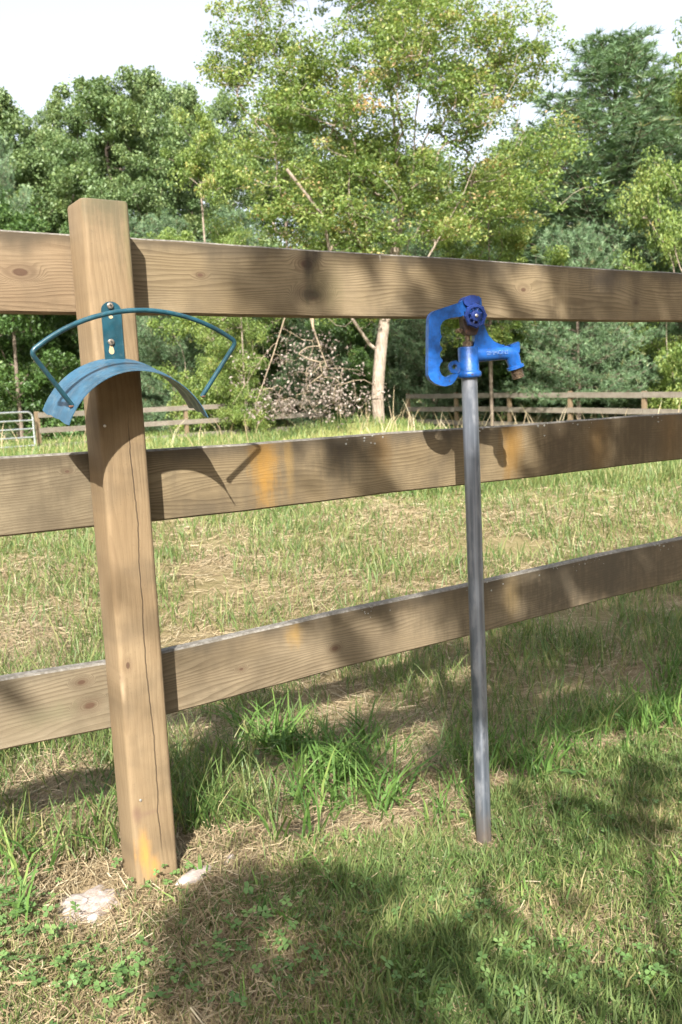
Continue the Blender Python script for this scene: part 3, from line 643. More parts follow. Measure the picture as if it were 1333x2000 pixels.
# ------------------------------------------------------------------ yard hydrant
def hydrant():
    base = onZ(946, 1655, -.165); base[2] = float(gz(base[0], base[1])); topz = onY(917, 738, base[1]); psi = math.radians(-19)
    e = empty('yard_hydrant', base, 'blue lever hydrant on a tall grey galvanised pipe beside the fence', 'hydrant')
    blue = plain('blue_enamel', (.006, .068, .27), .36, 0, .3, 60, .0012, dirt=((.05, .035, .03), 95, .60, .68, .8), spec=.45, coat=.05)
    navy = plain('navy_enamel', (.010, .035, .19), .4, 0, .25, 80, .0006, dirt=((.03, .03, .05), 90, .5, .7, .5))
    galv = NT('galvanised'); tc = galv.n('TexCoord').outputs['Object']; mp = galv.n('Mapping', {0: tc, 3: (60, 60, 1.2)}).outputs[0]
    st = galv.noise(mp, 1., 4, .6); bl = galv.noise(galv.n('Mapping', {0: tc, 3: (1, 1, .35)}).outputs[0], 38., 5, .65)
    c = galv.mix(galv.rng(st, .35, .68), (.085, .10, .125), (.22, .245, .29)); c = galv.mix(galv.math('MULTIPLY', galv.rng(bl, .45, .68), .75), c, (.25, .262, .285))
    zz = galv.n('SeparateXYZ', {0: tc}).outputs[2]
    c = galv.mix(galv.math('MULTIPLY', galv.rng(galv.math('SUBTRACT', zz, galv.math('MULTIPLY', bl, .16)), -.06, .05, 1., 0.), .75), c, (.15, .115, .085))
    p = galv.n('BsdfPrincipled', {'Base Color': c, 'Roughness': galv.rng(bl, .35, .65, .35, .6), 'Metallic': .5}); galv.done(p.outputs[0]); galv = galv.m
    brass = plain('old_brass', (.22, .165, .115), .45, .8, .35, 150, .0004, dirt=((.05, .035, .03), 120, .45, .65, .7)); iron = plain('dark_iron', (.045, .032, .028), .6, .4, .4, 120, .0005, dirt=((.16, .07, .03), 80, .5, .7, .6))
    dx, dy = topz[0]-base[0], 0.; Hc = topz[2]-base[2]
    bm = bmesh.new(); btube(bm, [(0, 0, -.3), (dx*0, 0, 0.), (dx*.5, 0, Hc*.5), (dx, 0, Hc+.01)], .0182, 28); bmobj('pipe', bm, galv, e, 40)
    Mx = Matrix.Translation((dx, 0, Hc)) @ Matrix.Rotation(psi, 4, 'Z') @ Matrix.Rotation(math.radians(-1.2), 4, 'Y') @ Matrix.Scale(.965, 4)
    def put(name, bm, mat, parent=e, sm=40, bev=0):
        o = bmobj(name, bm, mat, parent, sm, bev)
        o.data.transform(Mx); return o
    u = lambda cx, cy: ((cx-595)*.000250, (905-cy)*.000236)
    # cast head: body cylinder + bottom hex collar + spout (one casting)
    bm = bmesh.new(); btube(bm, [(0, 0, .0), (0, 0, .003), (0, 0, .012), (0, 0, .0145), (0, 0, .017), (0, 0, .068), (0, 0, .071), (0, 0, .072)], [.0255, .029, .029, .0265, .0238, .0238, .0225, .018], 32)
    x1, z1 = u(1010, 672); x2, z2 = u(1068, 690)
    rings = [(-.005, .0525, .017), (.02, .0525, .0172), (.05, .0522, .0165), (.085, .0528, .0164), (.099, .0525, .0166)]
    sp = [Vector((x, 0, z)) for x, z, r in rings]; sr = [r for *_, r in rings]
    d = Vector((.27, 0, -.96)).normalized(); c0 = Vector((.1115, 0, .0470))
    sp += [Vector((.1075, 0, .0505)), c0+d*.006, c0+d*.018, c0+d*.026, c0+d*.027, c0+d*.033, c0+d*.0345]; sr += [.0182, .0178, .0160, .0158, .0205, .0208, .0185]
    btube(bm, sp, sr, 28); head = put('head', bm, blue, e, 50)
    bm = bmesh.new()                              # pointed shoulder over the spout bend
    bprism(bm, [u(1010, 606), u(1060, 595), u(1095, 577), u(1110, 590), u(1112, 640), u(1105, 690), u(1030, 660)], -.009, .009); put('shoulder', bm, blue, head, 60, .003)
    # rising yoke / fin
    fin = [u(640, 600), u(655, 520), u(650, 420), u(600, 300), u(535, 230), u(530, 165), u(575, 128), u(640, 115), u(715, 118), u(738, 140), u(742, 230), u(748, 330), u(762, 420), u(795, 500), u(845, 560), u(905, 592), u(960, 606), u(900, 640), u(700, 640)]
    bm = bmesh.new(); bprism(bm, fin, -.0085, .0085); put('yoke', bm, blue, head, 40, .0028)
    bm = bmesh.new(); ctr = u(630, 165)
    bprism(bm, [(ctr[0]+.0205*math.cos(a), ctr[1]+.0135*math.sin(a)) for a in np.linspace(0, 6.28, 21)[:-1]], -.016, .016); put('pivot_boss', bm, navy, head, 40, .003)
    # lug with hole
    bm = bmesh.new(); lc = u(447, 790); n = 24
    for k in range(n):
        a, b = 2*math.pi*k/n, 2*math.pi*(k+1)/n; ro, ri = .0145, .0062
        q = [[bm.verts.new((lc[0]+r*math.cos(t), y, lc[1]+r*math.sin(t))) for t in (a, b)] for r in (ro, ri) for y in (-.005, .005)]
        bm.faces.new((q[0][0], q[0][1], q[1][1], q[1][0])); bm.faces.new((q[2][0], q[2][1], q[3][1], q[3][0])); bm.faces.new((q[0][0], q[0][1], q[2][1], q[2][0])); bm.faces.new((q[1][0], q[1][1], q[3][1], q[3][0]))
    bmesh.ops.remove_doubles(bm, verts=bm.verts, dist=1e-6); bbox(bm, lc[0]+.009, -.015, -.0045, .0045, lc[1]-.013, lc[1]+.0105); put('lug', bm, blue, head, 40, .0012)
    # lever handle: traced outline of the D grip with finger scallops
    outer = [(545, 165), (480, 182), (330, 222), (262, 242), (228, 268), (210, 310), (203, 370), (190, 560), (178, 760), (174, 850), (190, 895), (230, 935), (285, 962), (335, 972), (385, 965), (420, 945), (450, 905), (478, 868)]
    inner = [(455, 852), (412, 862), (392, 868), (372, 880), (345, 884), (318, 872), (300, 850), (288, 815), (287, 780), (300, 748), (322, 728), (322, 715), (300, 690), (296, 665), (303, 640), (322, 618), (322, 600), (306, 575), (304, 545), (310, 515), (326, 492), (316, 465), (312, 420), (318, 385), (340, 350), (372, 328), (420, 316), (500, 308), (560, 300)]
    bm = bmesh.new(); bprism(bm, [u(*q) for q in outer+inner], -.0095, .0095); put('lever_handle', bm, blue, e, 35, .0032)
    # linkage block, stem and packing nut
    bm = bmesh.new(); bprism(bm, [u(535, 300), u(690, 300), u(692, 430), u(665, 490), u(590, 495), u(545, 460)], -.013, .011); put('linkage', bm, iron, e, 40, .003)
    bm = bmesh.new(); b0 = u(505, 440); btube(bm, [(b0[0], -.011, b0[1]), (b0[0], .008, b0[1])], .0055, 6); bbox(bm, b0[0], b0[0]+.012, -.004, .004, b0[1]-.003, b0[1]+.003); put('link_bolt', bm, brass, e, 30, .0006)
    bm = bmesh.new(); sx = u(597, 0)[0]; btube(bm, [(sx, 0, .071), (sx, 0, .083), (sx, 0, .085)], [.0125, .0125, .009], 6); btube(bm, [(sx, 0, .08), (sx, 0, .112)], .0058, 14); put('stem', bm, brass, e, 30, .0006)
    # hand wheel in front of the linkage
    wc = u(640, 312); bm = bmesh.new(); n = 96; R = .0262
    def rad(a): return R*(1+.095*max(0, math.cos(8*a))**1.5)
    rr = []
    for k in range(n):
        a = 2*math.pi*k/n; ca, sa = math.cos(a), math.sin(a); o = rad(a)
        rr.append([bm.verts.new((wc[0]+r*ca, y, wc[1]+r*sa)) for r, y in ((o, -.028), (o-.002, -.0305), (.0195, -.0305), (.018, -.0285), (.018, -.024), (.0195, -.0225), (o-.002, -.0225), (o, -.0245))])
    for k in range(n):
        a, b = rr[k], rr[(k+1) % n]
        for j in range(8): bm.faces.new((a[j], a[(j+1) % 8], b[(j+1) % 8], b[j]))
    btube(bm, [(wc[0], -.010, wc[1]), (wc[0], -.027, wc[1]), (wc[0], -.0295, wc[1]), (wc[0], -.0305, wc[1])], [.012, .0125, .0115, .007], 24)
    for k in range(8):
        a = math.pi/8+k*math.pi/4; btube(bm, [(wc[0]+math.cos(a)*.010, -.0268, wc[1]+math.sin(a)*.010), (wc[0]+math.cos(a)*.0205, -.0268, wc[1]+math.sin(a)*.0205)], .0021, 6)
    hw = put('hand_wheel', bm, navy, e, 45)
    bm = bmesh.new(); btube(bm, [(wc[0], -.029, wc[1]), (wc[0], -.0335, wc[1]), (wc[0], -.0345, wc[1])], [.0045, .0042, .0025], 6); put('wheel_screw', bm, plain('bright_screw', (.5, .48, .45), .3, .9, .2, 200), hw, 30)
    # threaded nozzle
    bm = bmesh.new(); n0 = c0+d*.033; pts = []; rs = []
    for k in range(7):
        for (t, r) in ((0, .0130), (.0013, .0148), (.0022, .0148), (.0033, .0130)): pts.append(n0+d*(k*.0035+t)); rs.append(r)
    pts += [pts[-1]+d*.0002, pts[-1]-d*.004]; rs += [.0105, .0102]; btube(bm, pts, rs, 24); put('threaded_nozzle', bm, brass, e, 25)
    # raised maker's lettering on the spout
    cu = bpy.data.curves.new('lettering', 'FONT'); cu.body = 'SIMMONS'; cu.size = .0125; cu.extrude = .0012; cu.align_x = 'CENTER'; cu.align_y = 'CENTER'; cu.space_character = 1.05
    to = bpy.data.objects.new('lettering_curve', cu); col.objects.link(to); bpy.context.view_layer.update()
    me = bpy.data.meshes.new_from_object(to.evaluated_get(bpy.context.evaluated_depsgraph_get())); bpy.data.objects.remove(to)
    v = np.zeros(len(me.vertices)*3); me.vertices.foreach_get('co', v); v = v.reshape(-1, 3)
    th = v[:, 1]/.0168; r = .0166+v[:, 2]+.0002
    q = np.stack([v[:, 0]+.0665, -r*np.cos(th), .0535+r*np.sin(th)], 1); me.vertices.foreach_set('co', q.astype(np.float32).ravel()); me.transform(Mx)
    worn = plain('worn_letter', (.012, .085, .31), .35, 0, .3, 200, dirt=((.22, .30, .46), 300, .42, .58, .7)); mobj('lettering', me, worn, head)
hydrant()
# ------------------------------------------------------------------ distant fences and gate
fw_m = wood('far_rail_wood', 0, base=((.27, .235, .195), (.36, .32, .27), (.19, .16, .13)), freq=60, seed=2., weather=.35, top_grey=False)
fp_m = wood('far_post_wood', 2, base=((.28, .20, .125), (.36, .27, .17), (.18, .12, .07)), freq=60, seed=5., weather=.3, top_grey=False)
def far_fence(label, pts, nr=3, space=.405, hid=()):
    base = np.array(pts[0]); b = base.copy(); b[2] = pts[0][2]-1.27
    e = empty('board_fence', b, label, 'fence', 'fences at the far side of the field')
    for i, p in enumerate(pts):
        p = np.array(p)-b; bm = bmesh.new(); bbox(bm, -.05, .05, -.05, .05, -1.65, .03); o = bmobj('post', bm, fp_m, e, 0, .006); o.location = p
        d = pts[min(i+1, len(pts)-1)]-pts[max(i-1, 0)]; o.rotation_euler = (0, 0, math.atan2(d[1], d[0]))
    for i in range(len(pts)-1):
        a, c = np.array(pts[i])-b, np.array(pts[i+1])-b; d = c-a; L = np.linalg.norm(d[:2]); nrm = np.array([d[1], -d[0], 0])/L
        if nrm@np.array([*FWH, 0]) > 0: nrm = -nrm
        for k in range(nr):
            bm = bmesh.new(); vs_ = bbox(bm, 0, L-.006, -.014, .014, -.14, 0)
            for v in vs_: v.co.z += d[2]*v.co.x/L
            o = bmobj('rail', bm, fw_m, e, 0, .003); o.location = a+nrm*.066+np.array([0, 0, -space*k+RNG.normal(0, .008)]); o.rotation_euler = (0, 0, math.atan2(d[1], d[0]))
    return e
def lp(a, b, n): return [np.array(a)+(np.array(b)-np.array(a))*k/(n-1) for k in range(n)]
rp = [at(x, y, d) for x, y, d in ((797, 770, 28.4), (891, 768.5, 26.6), (995, 767, 24.9), (1114, 766, 23.2), (1259, 766, 21.3), (1430, 766, 19.6))]
far_fence('far three-rail wooden fence behind the hydrant pipe, under the pine boughs', rp)
lpz = [at(x, y, d) for x, y, d in ((72, 806, 22.6), (212, 800, 24.2), (362, 792.5, 25.6), (500, 786, 27.0), (640, 780, 28.5))]
far_fence('far wooden fence running from the metal gate to the dead branches', lpz)
def gate():
    a = at(64, 812, 22.3); d2 = at(-250, 838, 19.5); base = np.array([a[0], a[1], float(gz(a[0], a[1]))])
    e = empty('metal_gate', base, 'tubular silver metal gate at the left edge beside the far fence', 'gate')
    m = plain('gate_steel', (.48, .50, .53), .35, .75, .15, 20)
    d = (d2-a)*np.array([1, 1, 0]); L = np.linalg.norm(d); d /= L; top = a[2]+.10; H = top-base[2]
    P = lambda s, z: tuple(d*s+np.array([0, 0, z]))
    b = .16; fr = [P(0, .12), P(0, H-b)]+[P(b-b*math.cos(t), H-b+b*math.sin(t)) for t in np.linspace(.2, 1.57, 7)]+[P(L-b, H)]+[P(L-b+b*math.sin(t), H-b+b*math.cos(t)) for t in np.linspace(.2, 1.57, 7)]+[P(L, .12)]
    bm = bmesh.new(); btube(bm, fr, .026, 10); bmobj('gate_frame', bm, m, e, 50)
    for k in range(1, 6):
        bm = bmesh.new(); btube(bm, [P(.01, H-.215*k), P(L-.01, H-.215*k)], .022, 8); bmobj('bar', bm, m, e, 50)
gate()
# ------------------------------------------------------------------ heap of broken branches with dead leaves
def dead_branches():
    rng = np.random.default_rng(9); D = 17.6; base = ground_px(610, D); sk = Skel()
    q = lambda x, y, dd=0.: at(x, y, D+dd)-base
    root = sk.line([q(650, 480, .5), q(610, 575), q(612, 640), q(640, 720)], sub=4)
    sk.line([q(610, 575), q(560, 610), q(535, 690), q(500, 790)], 8, 4); sk.line([q(545, 660), q(512, 700), q(455, 790)], len(sk.p)-6, 3)
    T = []
    for cx, cy, hw, hh, n in [(640, 760, 75, 55, 34), (560, 750, 90, 60, 26), (600, 690, 70, 50, 14), (690, 770, 45, 40, 12), (520, 790, 60, 25, 10), (640, 800, 90, 18, 14), (550, 650, 40, 30, 5)]:
        for _ in range(int(n*.8)): T.append(q(cx+rng.normal(0, .55)*hw, min(808, cy+rng.normal(0, .55)*hh), rng.normal(0, .45)))
    T = np.array(T); T[:, 2] = np.maximum(T[:, 2], .1); T = T[np.argsort(-T[:, 2])]; sk.grow(T, rng, 4, wob=.15, sag=-.05, up=0.)
    bV, bQ = sk.mesh(.005, .42, .024, 5, base=True)
    P, o = clumped(T, .27*rng.uniform(.6, 1.3, len(T)), 24, rng, .9); lV, lT, lc = leaves(P, .065, rng, o, .1)
    tree_thing('fallen_branches', base, 'heap of broken branches with brown dead leaves left of the maple trunk', 'branches', [('limb', npmesh('limb', bV, bQ, smooth=True), M['twig']), ('dead_leaves', npmesh('dead_leaves', lV, lT, lc), M['dead'])])
dead_branches()
# ------------------------------------------------------------------ concrete scraps at the post
conc = plain('old_concrete', (.33, .285, .26), .95, 0, .25, 55, .003, dirt=((.17, .13, .10), 35, .48, .66, .6), spec=.15)
def chunk(name, label, px, py, size, seed, rz, flat=.5, sub=3, cat='stone', group=None):
    r = np.random.default_rng(seed); q = onZ(px, py, 0.); q[2] = float(gz(q[0], q[1])); bm = bmesh.new(); bmesh.ops.create_icosphere(bm, subdivisions=sub, radius=1)
    ks = r.normal(0, 1, (7, 3)); ks /= np.linalg.norm(ks, axis=1, keepdims=True); hs_ = r.uniform(.62, .92, 7)
    for v in bm.verts:
        c = np.array(v.co)
        for k, h in zip(ks, hs_):
            dd = c@k
            if dd > h: c = c-k*(dd-h)
        v.co = Vector(c*(1+.05*np.sin(c[0]*9+c[1]*7+seed)))*1.0
        v.co.x *= size[0]; v.co.y *= size[1]; v.co.z *= size[2]
    o = bmobj(name, bm, conc, None, 28); o.location = (q[0], q[1], q[2]+size[2]*flat-.004); o.rotation_euler = (r.normal(0, .1), r.normal(0, .1), rz); tag(o, label, cat, group)
chunk('concrete_chunk', 'long pale concrete chunk in the grass right of the post foot', 382, 1712, (.056, .019, .015), 3, .37)
chunk('concrete_chunk', 'small white concrete lump just right of the long chunk', 446, 1668, (.017, .013, .013), 4, .2)
chunk('concrete_chunk', 'flat pale stone on the bare soil between post and hydrant', 604, 1628, (.016, .011, .009), 5, .1)
chunk('concrete_chunk', 'tiny concrete crumb below the long chunk', 408, 1742, (.012, .009, .008), 8, 1.)
chunk('brown_stone', 'small brown stone in the lawn right of the hydrant pipe', 1266, 1712, (.016, .012, .010), 6, .3)
def footing():
    q = onZ(172, 1762, 0.); z = float(gz(q[0], q[1])); r = np.random.default_rng(12); bm = bmesh.new(); n = 40; nr = 6; V = {}
    out = [1+.22*math.sin(2*a+1)+.14*math.sin(5*a)+.08*math.sin(9*a+2) for a in np.linspace(0, 6.28, n+1)[:-1]]
    for j in range(nr+1):
        for k in range(n):
            a = 6.283*k/n; f = j/nr; rr = .058*out[k]*f; V[j, k] = bm.verts.new((rr*math.cos(a)*.95, rr*math.sin(a)*1.45, .016*(1-f**4)-.003+r.normal(0, .0013)))
    for j in range(nr):
        for k in range(n): bm.faces.new((V[j, k], V[j, (k+1) % n], V[j+1, (k+1) % n], V[j+1, k]))
    bmesh.ops.remove_doubles(bm, verts=bm.verts, dist=1e-5)
    o = bmobj('concrete_footing', bm, conc, None, 60); o.location = (q[0], q[1], z); o.rotation_euler = (0, 0, -YAW); tag(o, 'crumbly patch of old concrete in the soil left of the post foot', 'concrete')
footing()
# ------------------------------------------------------------------ grass
HT = .393*1.45
def in_view(n, s0, s1, rng, mode='area'):
    uu = rng.uniform(0, 1, n)
    if mode == 'area': s = np.sqrt(s0*s0+(s1*s1-s0*s0)*uu)
    elif mode == 'lin': s = s0*(s1/s0)**uu
    else: s = 1/(1/s0+(1/s1-1/s0)*uu)
    l = s*rng.uniform(-1, 1, n)*HT
    return CAM[0]+s*FWH[0]+l*RTH[0], CAM[1]+s*FWH[1]+l*RTH[1], s, l
def px_of(x, y):
    d = np.stack([x, y, gz(x, y)], 1)-CAM; z = d@FW; return 666.5+FPX*(d@RT)/z, 1000-FPX*(d@UP)/z
def blades(x, y, h, wd, bend, rng, cv, az=None, lvl=3, z0=None, sink=.004):
    N = len(x); z = gz(x, y)-sink if z0 is None else z0; az = rng.uniform(0, 6.283, N) if az is None else az
    t = np.array([0, .45, .8, 1.]) if lvl == 3 else np.array([0, .6, 1.]); wp = np.array([.85, 1., .62]) if lvl == 3 else np.array([.9, .8])
    L = np.stack([np.cos(az), np.sin(az)], 1); fa = az+rng.normal(0, .8, N)+1.57; S = np.stack([np.cos(fa), np.sin(fa)], 1); ctr = []
    for tt in t:
        hor = h*bend*tt**1.7; ver = h*tt*np.sqrt(np.maximum(.02, 1-(np.minimum(bend, .98)*tt**.8)**2))
        ctr.append(np.stack([x+L[:, 0]*hor, y+L[:, 1]*hor, z+ver], 1))
    V = []
    for k in range(len(t)-1):
        o = np.concatenate([S*(wd*wp[k]*.5)[:, None], np.zeros((N, 1))], 1); V += [ctr[k]-o, ctr[k]+o]
    V.append(ctr[-1]); V = np.stack(V, 1); nv = V.shape[1]; o = (np.arange(N)*nv)[:, None]; T = []
    for k in range(len(t)-2): a = 2*k; T += [[a, a+1, a+3], [a, a+3, a+2]]
    T.append([nv-3, nv-2, nv-1]); T = (o[:, None, :]+np.array(T)[None]).reshape(-1, 3)
    return V.reshape(-1, 3), T, np.repeat(cv, nv)
def stalks(x, y, z, L, wd, az, tilt, rng, cv):
    N = len(x); d = np.stack([np.cos(az)*np.cos(tilt), np.sin(az)*np.cos(tilt), np.sin(tilt)], 1); s = np.stack([-np.sin(az), np.cos(az), rng.normal(0, .4, N)], 1); c = np.stack([x, y, z], 1)
    k = (rng.normal(0, .10, N)*L)[:, None]*np.stack([-np.sin(az), np.cos(az), np.abs(rng.normal(0, .5, N))], 1); s = s*(wd*.5)[:, None]; h = d*(L*.5)[:, None]
    V = np.stack([c-h-s, c-h+s, c+k+s, c+k-s, c+h], 1); o = (np.arange(N)*5)[:, None, None]
    return V.reshape(-1, 3), (o+np.array([[[0, 1, 2], [0, 2, 3], [3, 2, 4]]])).reshape(-1, 3), np.repeat(cv, 5)
def stuff(name, label, parts, mat):
    off = 0; V = []; T = []; A = []
    for v, t, a in parts: V.append(v); T.append(t+off); A.append(a); off += len(v)
    return tag(mobj(name, npmesh(name, np.concatenate(V), np.concatenate(T), np.concatenate(A)), mat), label, name.split('_')[-1], kind='stuff')
def blob(px, py, lst):
    o = np.zeros(len(px))
    for (cx, cy, rx, ry, st) in lst: o = np.maximum(o, st*np.exp(-(((px-cx)/rx)**2+((py-cy)/ry)**2)))
    return o
BARE = [(860, 1565, 95, 65, 1), (700, 1605, 230, 34, 1.), (640, 1620, 110, 28, .9), (1060, 1590, 50, 40, .7), (500, 1680, 80, 30, .7), (430, 1700, 70, 40, .7), (172, 1765, 90, 65, 1.2), (400, 1715, 45, 40, .8), (300, 1715, 40, 25, .6), (1000, 1480, 60, 30, .4), (945, 1652, 42, 22, 1.)]
HARD = [(172, 1762, 62, 52, 1.3), (380, 1716, 32, 22, 1.), (446, 1668, 14, 14, 1), (604, 1628, 14, 10, 1)]
STRAWM = [(800, 1450, 110, 55, 1), (110, 1580, 130, 80, 1), (60, 1260, 130, 80, 1), (430, 1440, 120, 60, .6), (1080, 1400, 120, 40, .6), (1000, 1010, 150, 40, .8), (750, 1030, 140, 60, .8), (650, 1180, 150, 40, .7), (90, 1130, 110, 50, .7)]
def clear_post(x, y): return ~((np.abs(x) < .047) & (np.abs(y) < .047))
def lawn():
    rng = np.random.default_rng(101); parts = []
    x, y, s, l = in_view(540000, .95, 4.2, rng); px, py = px_of(x, y); front = y < .02+.05*snoise(x*3, y*3, 8)
    dn = .68+.35*snoise(x*6, y*6, 21)+.15*sstep(420, 700, px); dn = dn*np.clip(1-1.25*blob(px, py, BARE), 0, 1)*(1-.6*blob(px, py, STRAWM))
    k = front & (rng.uniform(0, 1, len(x)) < dn*.8) & clear_post(x, y); x, y, px, py = x[k], y[k], px[k], py[k]; N = len(x)
    lush = sstep(480, 850, px)*(.6+.4*snoise(x*4, y*4, 31)); lush = np.clip(lush, 0, 1); dry = np.clip(.62-.42*lush+.5*snoise(x*5, y*5, 33), 0, 1)
    h = rng.uniform(.014, .042, N)*(1+.6*lush)*(1+.5*(rng.uniform(0, 1, N) < .08)); wd = rng.uniform(.0016, .0034, N)*(1+.5*lush)
    cv = np.clip(rng.beta(2, 3, N)*.75+.45*dry*(rng.uniform(0, 1, N) < .75), 0, 1)
    parts.append(blades(x, y, h, wd, rng.uniform(.25, 1.0, N), rng, cv, lvl=2))
    stuff('lawn_grass', 'short mown lawn grass in front of the near fence', parts, M['lawn'])
    # wide crab-grass blades in rosettes
    x, y, s, l = in_view(5200, 1.0, 3.4, rng); px, py = px_of(x, y)
    k = (y < .05) & (rng.uniform(0, 1, len(x)) < (.10+.75*sstep(430, 760, px))*(1-.8*blob(px, py, BARE))*(.5+.5*snoise(x*5, y*5, 41))) & clear_post(x, y); x, y = x[k], y[k]
    m = 7; X = np.repeat(x, m)+rng.normal(0, .006, len(x)*m); Y = np.repeat(y, m)+rng.normal(0, .006, len(x)*m); N = len(X)
    b1 = blades(X, Y, rng.uniform(.02, .062, N), rng.uniform(.003, .0056, N), rng.uniform(.5, .99, N), rng, np.clip(rng.normal(.5, .22, N), 0, 1))
    stuff('broad_grass', 'broad bladed green grass sprouting in the shaded lawn', [b1], M['tuft'])
    # dead thatch lying in the lawn
    x, y, s, l = in_view(300000, .95, 4.0, rng); px, py = px_of(x, y); dn = (.42+.3*snoise(x*5, y*5, 51)+.5*(1-sstep(350, 600, px))+.3*blob(px, py, BARE))*np.clip(1-blob(px, py, HARD), 0, 1)
    k = (y < .1) & (rng.uniform(0, 1, len(x)) < dn) & clear_post(x, y); x, y = x[k], y[k]; N = len(x)
    b2 = stalks(x, y, gz(x, y)+rng.uniform(.002, .016, N), rng.uniform(.02, .07, N), rng.uniform(.001, .0022, N), rng.uniform(0, 6.283, N), rng.normal(.1, .22, N), rng, rng.beta(2, 2, N))
    stuff('dead_thatch', 'dry dead grass blades lying in the lawn', [b2], M['straw'])
lawn()
def fence_line():
    rng = np.random.default_rng(202)
    # tall unmown tufts under the rails
    x = rng.uniform(-1.6, 4.5, 1500); y = np.maximum(.15+rng.normal(0, .12, 1500), rng.uniform(-.03, .04, 1500)); px, py = px_of(x, y)
    dn = .35+.3*np.exp(-((px-540)/150)**2)+.35*(px > 950)+.25*snoise(x*4, y*4, 61); dn *= (1-.75*blob(px, py, STRAWM))*(1-.8*blob(px, py, BARE)); k = (rng.uniform(0, 1, len(x)) < dn*.62) & ((np.abs(x) > .10) | (np.abs(y) > .10)); x, y = x[k], y[k]
    m = 8; X = np.repeat(x, m)+rng.normal(0, .015, len(x)*m); Y = np.repeat(y, m)+rng.normal(0, .015, len(x)*m); N = len(X); pxx, _ = px_of(X, Y)
    big = 1+.45*np.exp(-((pxx-540)/130)**2)
    k = clear_post(X, Y); X, Y, big = X[k], Y[k], big[k]; N = len(X)
    b = blades(X, Y, rng.uniform(.06, .16, N)*big, rng.uniform(.003, .0065, N)*np.sqrt(big), rng.uniform(.25, .95, N), rng, np.clip(rng.normal(.45, .24, N), 0, 1))
    C = []
    for (cx, cy, n) in [(500, 1420, 5), (560, 1450, 6), (620, 1470, 6), (680, 1500, 5), (720, 1440, 4), (740, 1520, 3)]:
        for _ in range(n): q_ = onZ(cx+rng.normal(0, 28), cy+rng.normal(0, 22), -.06); C.append(q_[:2])
    C = np.array(C); X2 = np.repeat(C[:, 0], 13)+rng.normal(0, .016, len(C)*13); Y2 = np.repeat(C[:, 1], 13)+rng.normal(0, .016, len(C)*13); N2 = len(X2)
    b_arch = blades(X2, Y2, rng.uniform(.10, .24, N2), rng.uniform(.005, .0085, N2), rng.uniform(.55, .98, N2), rng, np.clip(rng.normal(.45, .22, N2), 0, 1))
    stuff('tall_grass', 'tall uncut green grass growing under the near rails', [b, b_arch], M['tuft'])
fence_line()
def straw():
    rng = np.random.default_rng(303); P = []
    x, y, s, l = in_view(200000, 1.5, 9.5, rng, 'lin'); px, py = px_of(x, y)
    dn = (.55+.35*snoise(x*2.2, y*2.2, 71))*sstep(-.12, .25, y+.12*snoise(x*3, y, 72)); dn = np.maximum(dn, .98*blob(px, py, STRAWM))
    dn *= np.where(y < .3, 1-.6*np.exp(-((px-540)/130)**2), 1)
    dn *= 1-.55*((px > 950) & (py > 1150)); dn *= np.clip(1-blob(px, py, HARD), 0, 1)
    k = (rng.uniform(0, 1, len(x)) < dn) & clear_post(x, y); x, y, s, px, py = x[k], y[k], s[k], px[k], py[k]; N = len(x)
    up = .05*blob(px, py, STRAWM)*rng.uniform(0, 1, N)+rng.uniform(0, .018, N); az = 1.9*snoise(x*1.6, y*1.6, 73)+rng.normal(0, .75, N)
    sc = np.maximum(1, s/2.6)
    P.append(stalks(x, y, gz(x, y)+up+.004, rng.uniform(.03, .16, N), rng.uniform(.0010, .0022, N)*sc, az, rng.normal(.06, .16, N), rng, np.clip(rng.beta(2.2, 1.8, N), 0, 1)))
    for (cx, cy, rx, ry, hh, n) in [(800, 1452, 95, 38, .07, 3200), (110, 1570, 110, 50, .05, 2600), (60, 1265, 110, 45, .06, 1800), (1075, 1395, 90, 22, .04, 900), (450, 1450, 90, 30, .04, 900), (740, 1010, 80, 25, .06, 900), (1000, 1005, 80, 20, .06, 900)]:
        a = rng.normal(0, .5, n); b = rng.normal(0, .5, n); Q = np.array([onZ(cx+u_*rx, cy+v_*ry, -.05) for u_, v_ in zip(a, b)]); x, y = Q[:, 0], Q[:, 1]; up = hh*np.exp(-(a*a+b*b)*1.2)*rng.uniform(0, 1, n)+.004
        k = clear_post(x, y); x, y, up = x[k], y[k], up[k]; n = len(x)
        P.append(stalks(x, y, gz(x, y)+up, rng.uniform(.04, .17, n), rng.uniform(.0010, .0021, n)*max(1, 1.0), rng.uniform(0, 6.28, n), rng.normal(.05, .22, n), rng, np.clip(rng.beta(2.6, 1.6, n), 0, 1)))
    stuff('cut_hay', 'cut dry hay lying in the field behind the near fence', P, M['straw'])
straw()
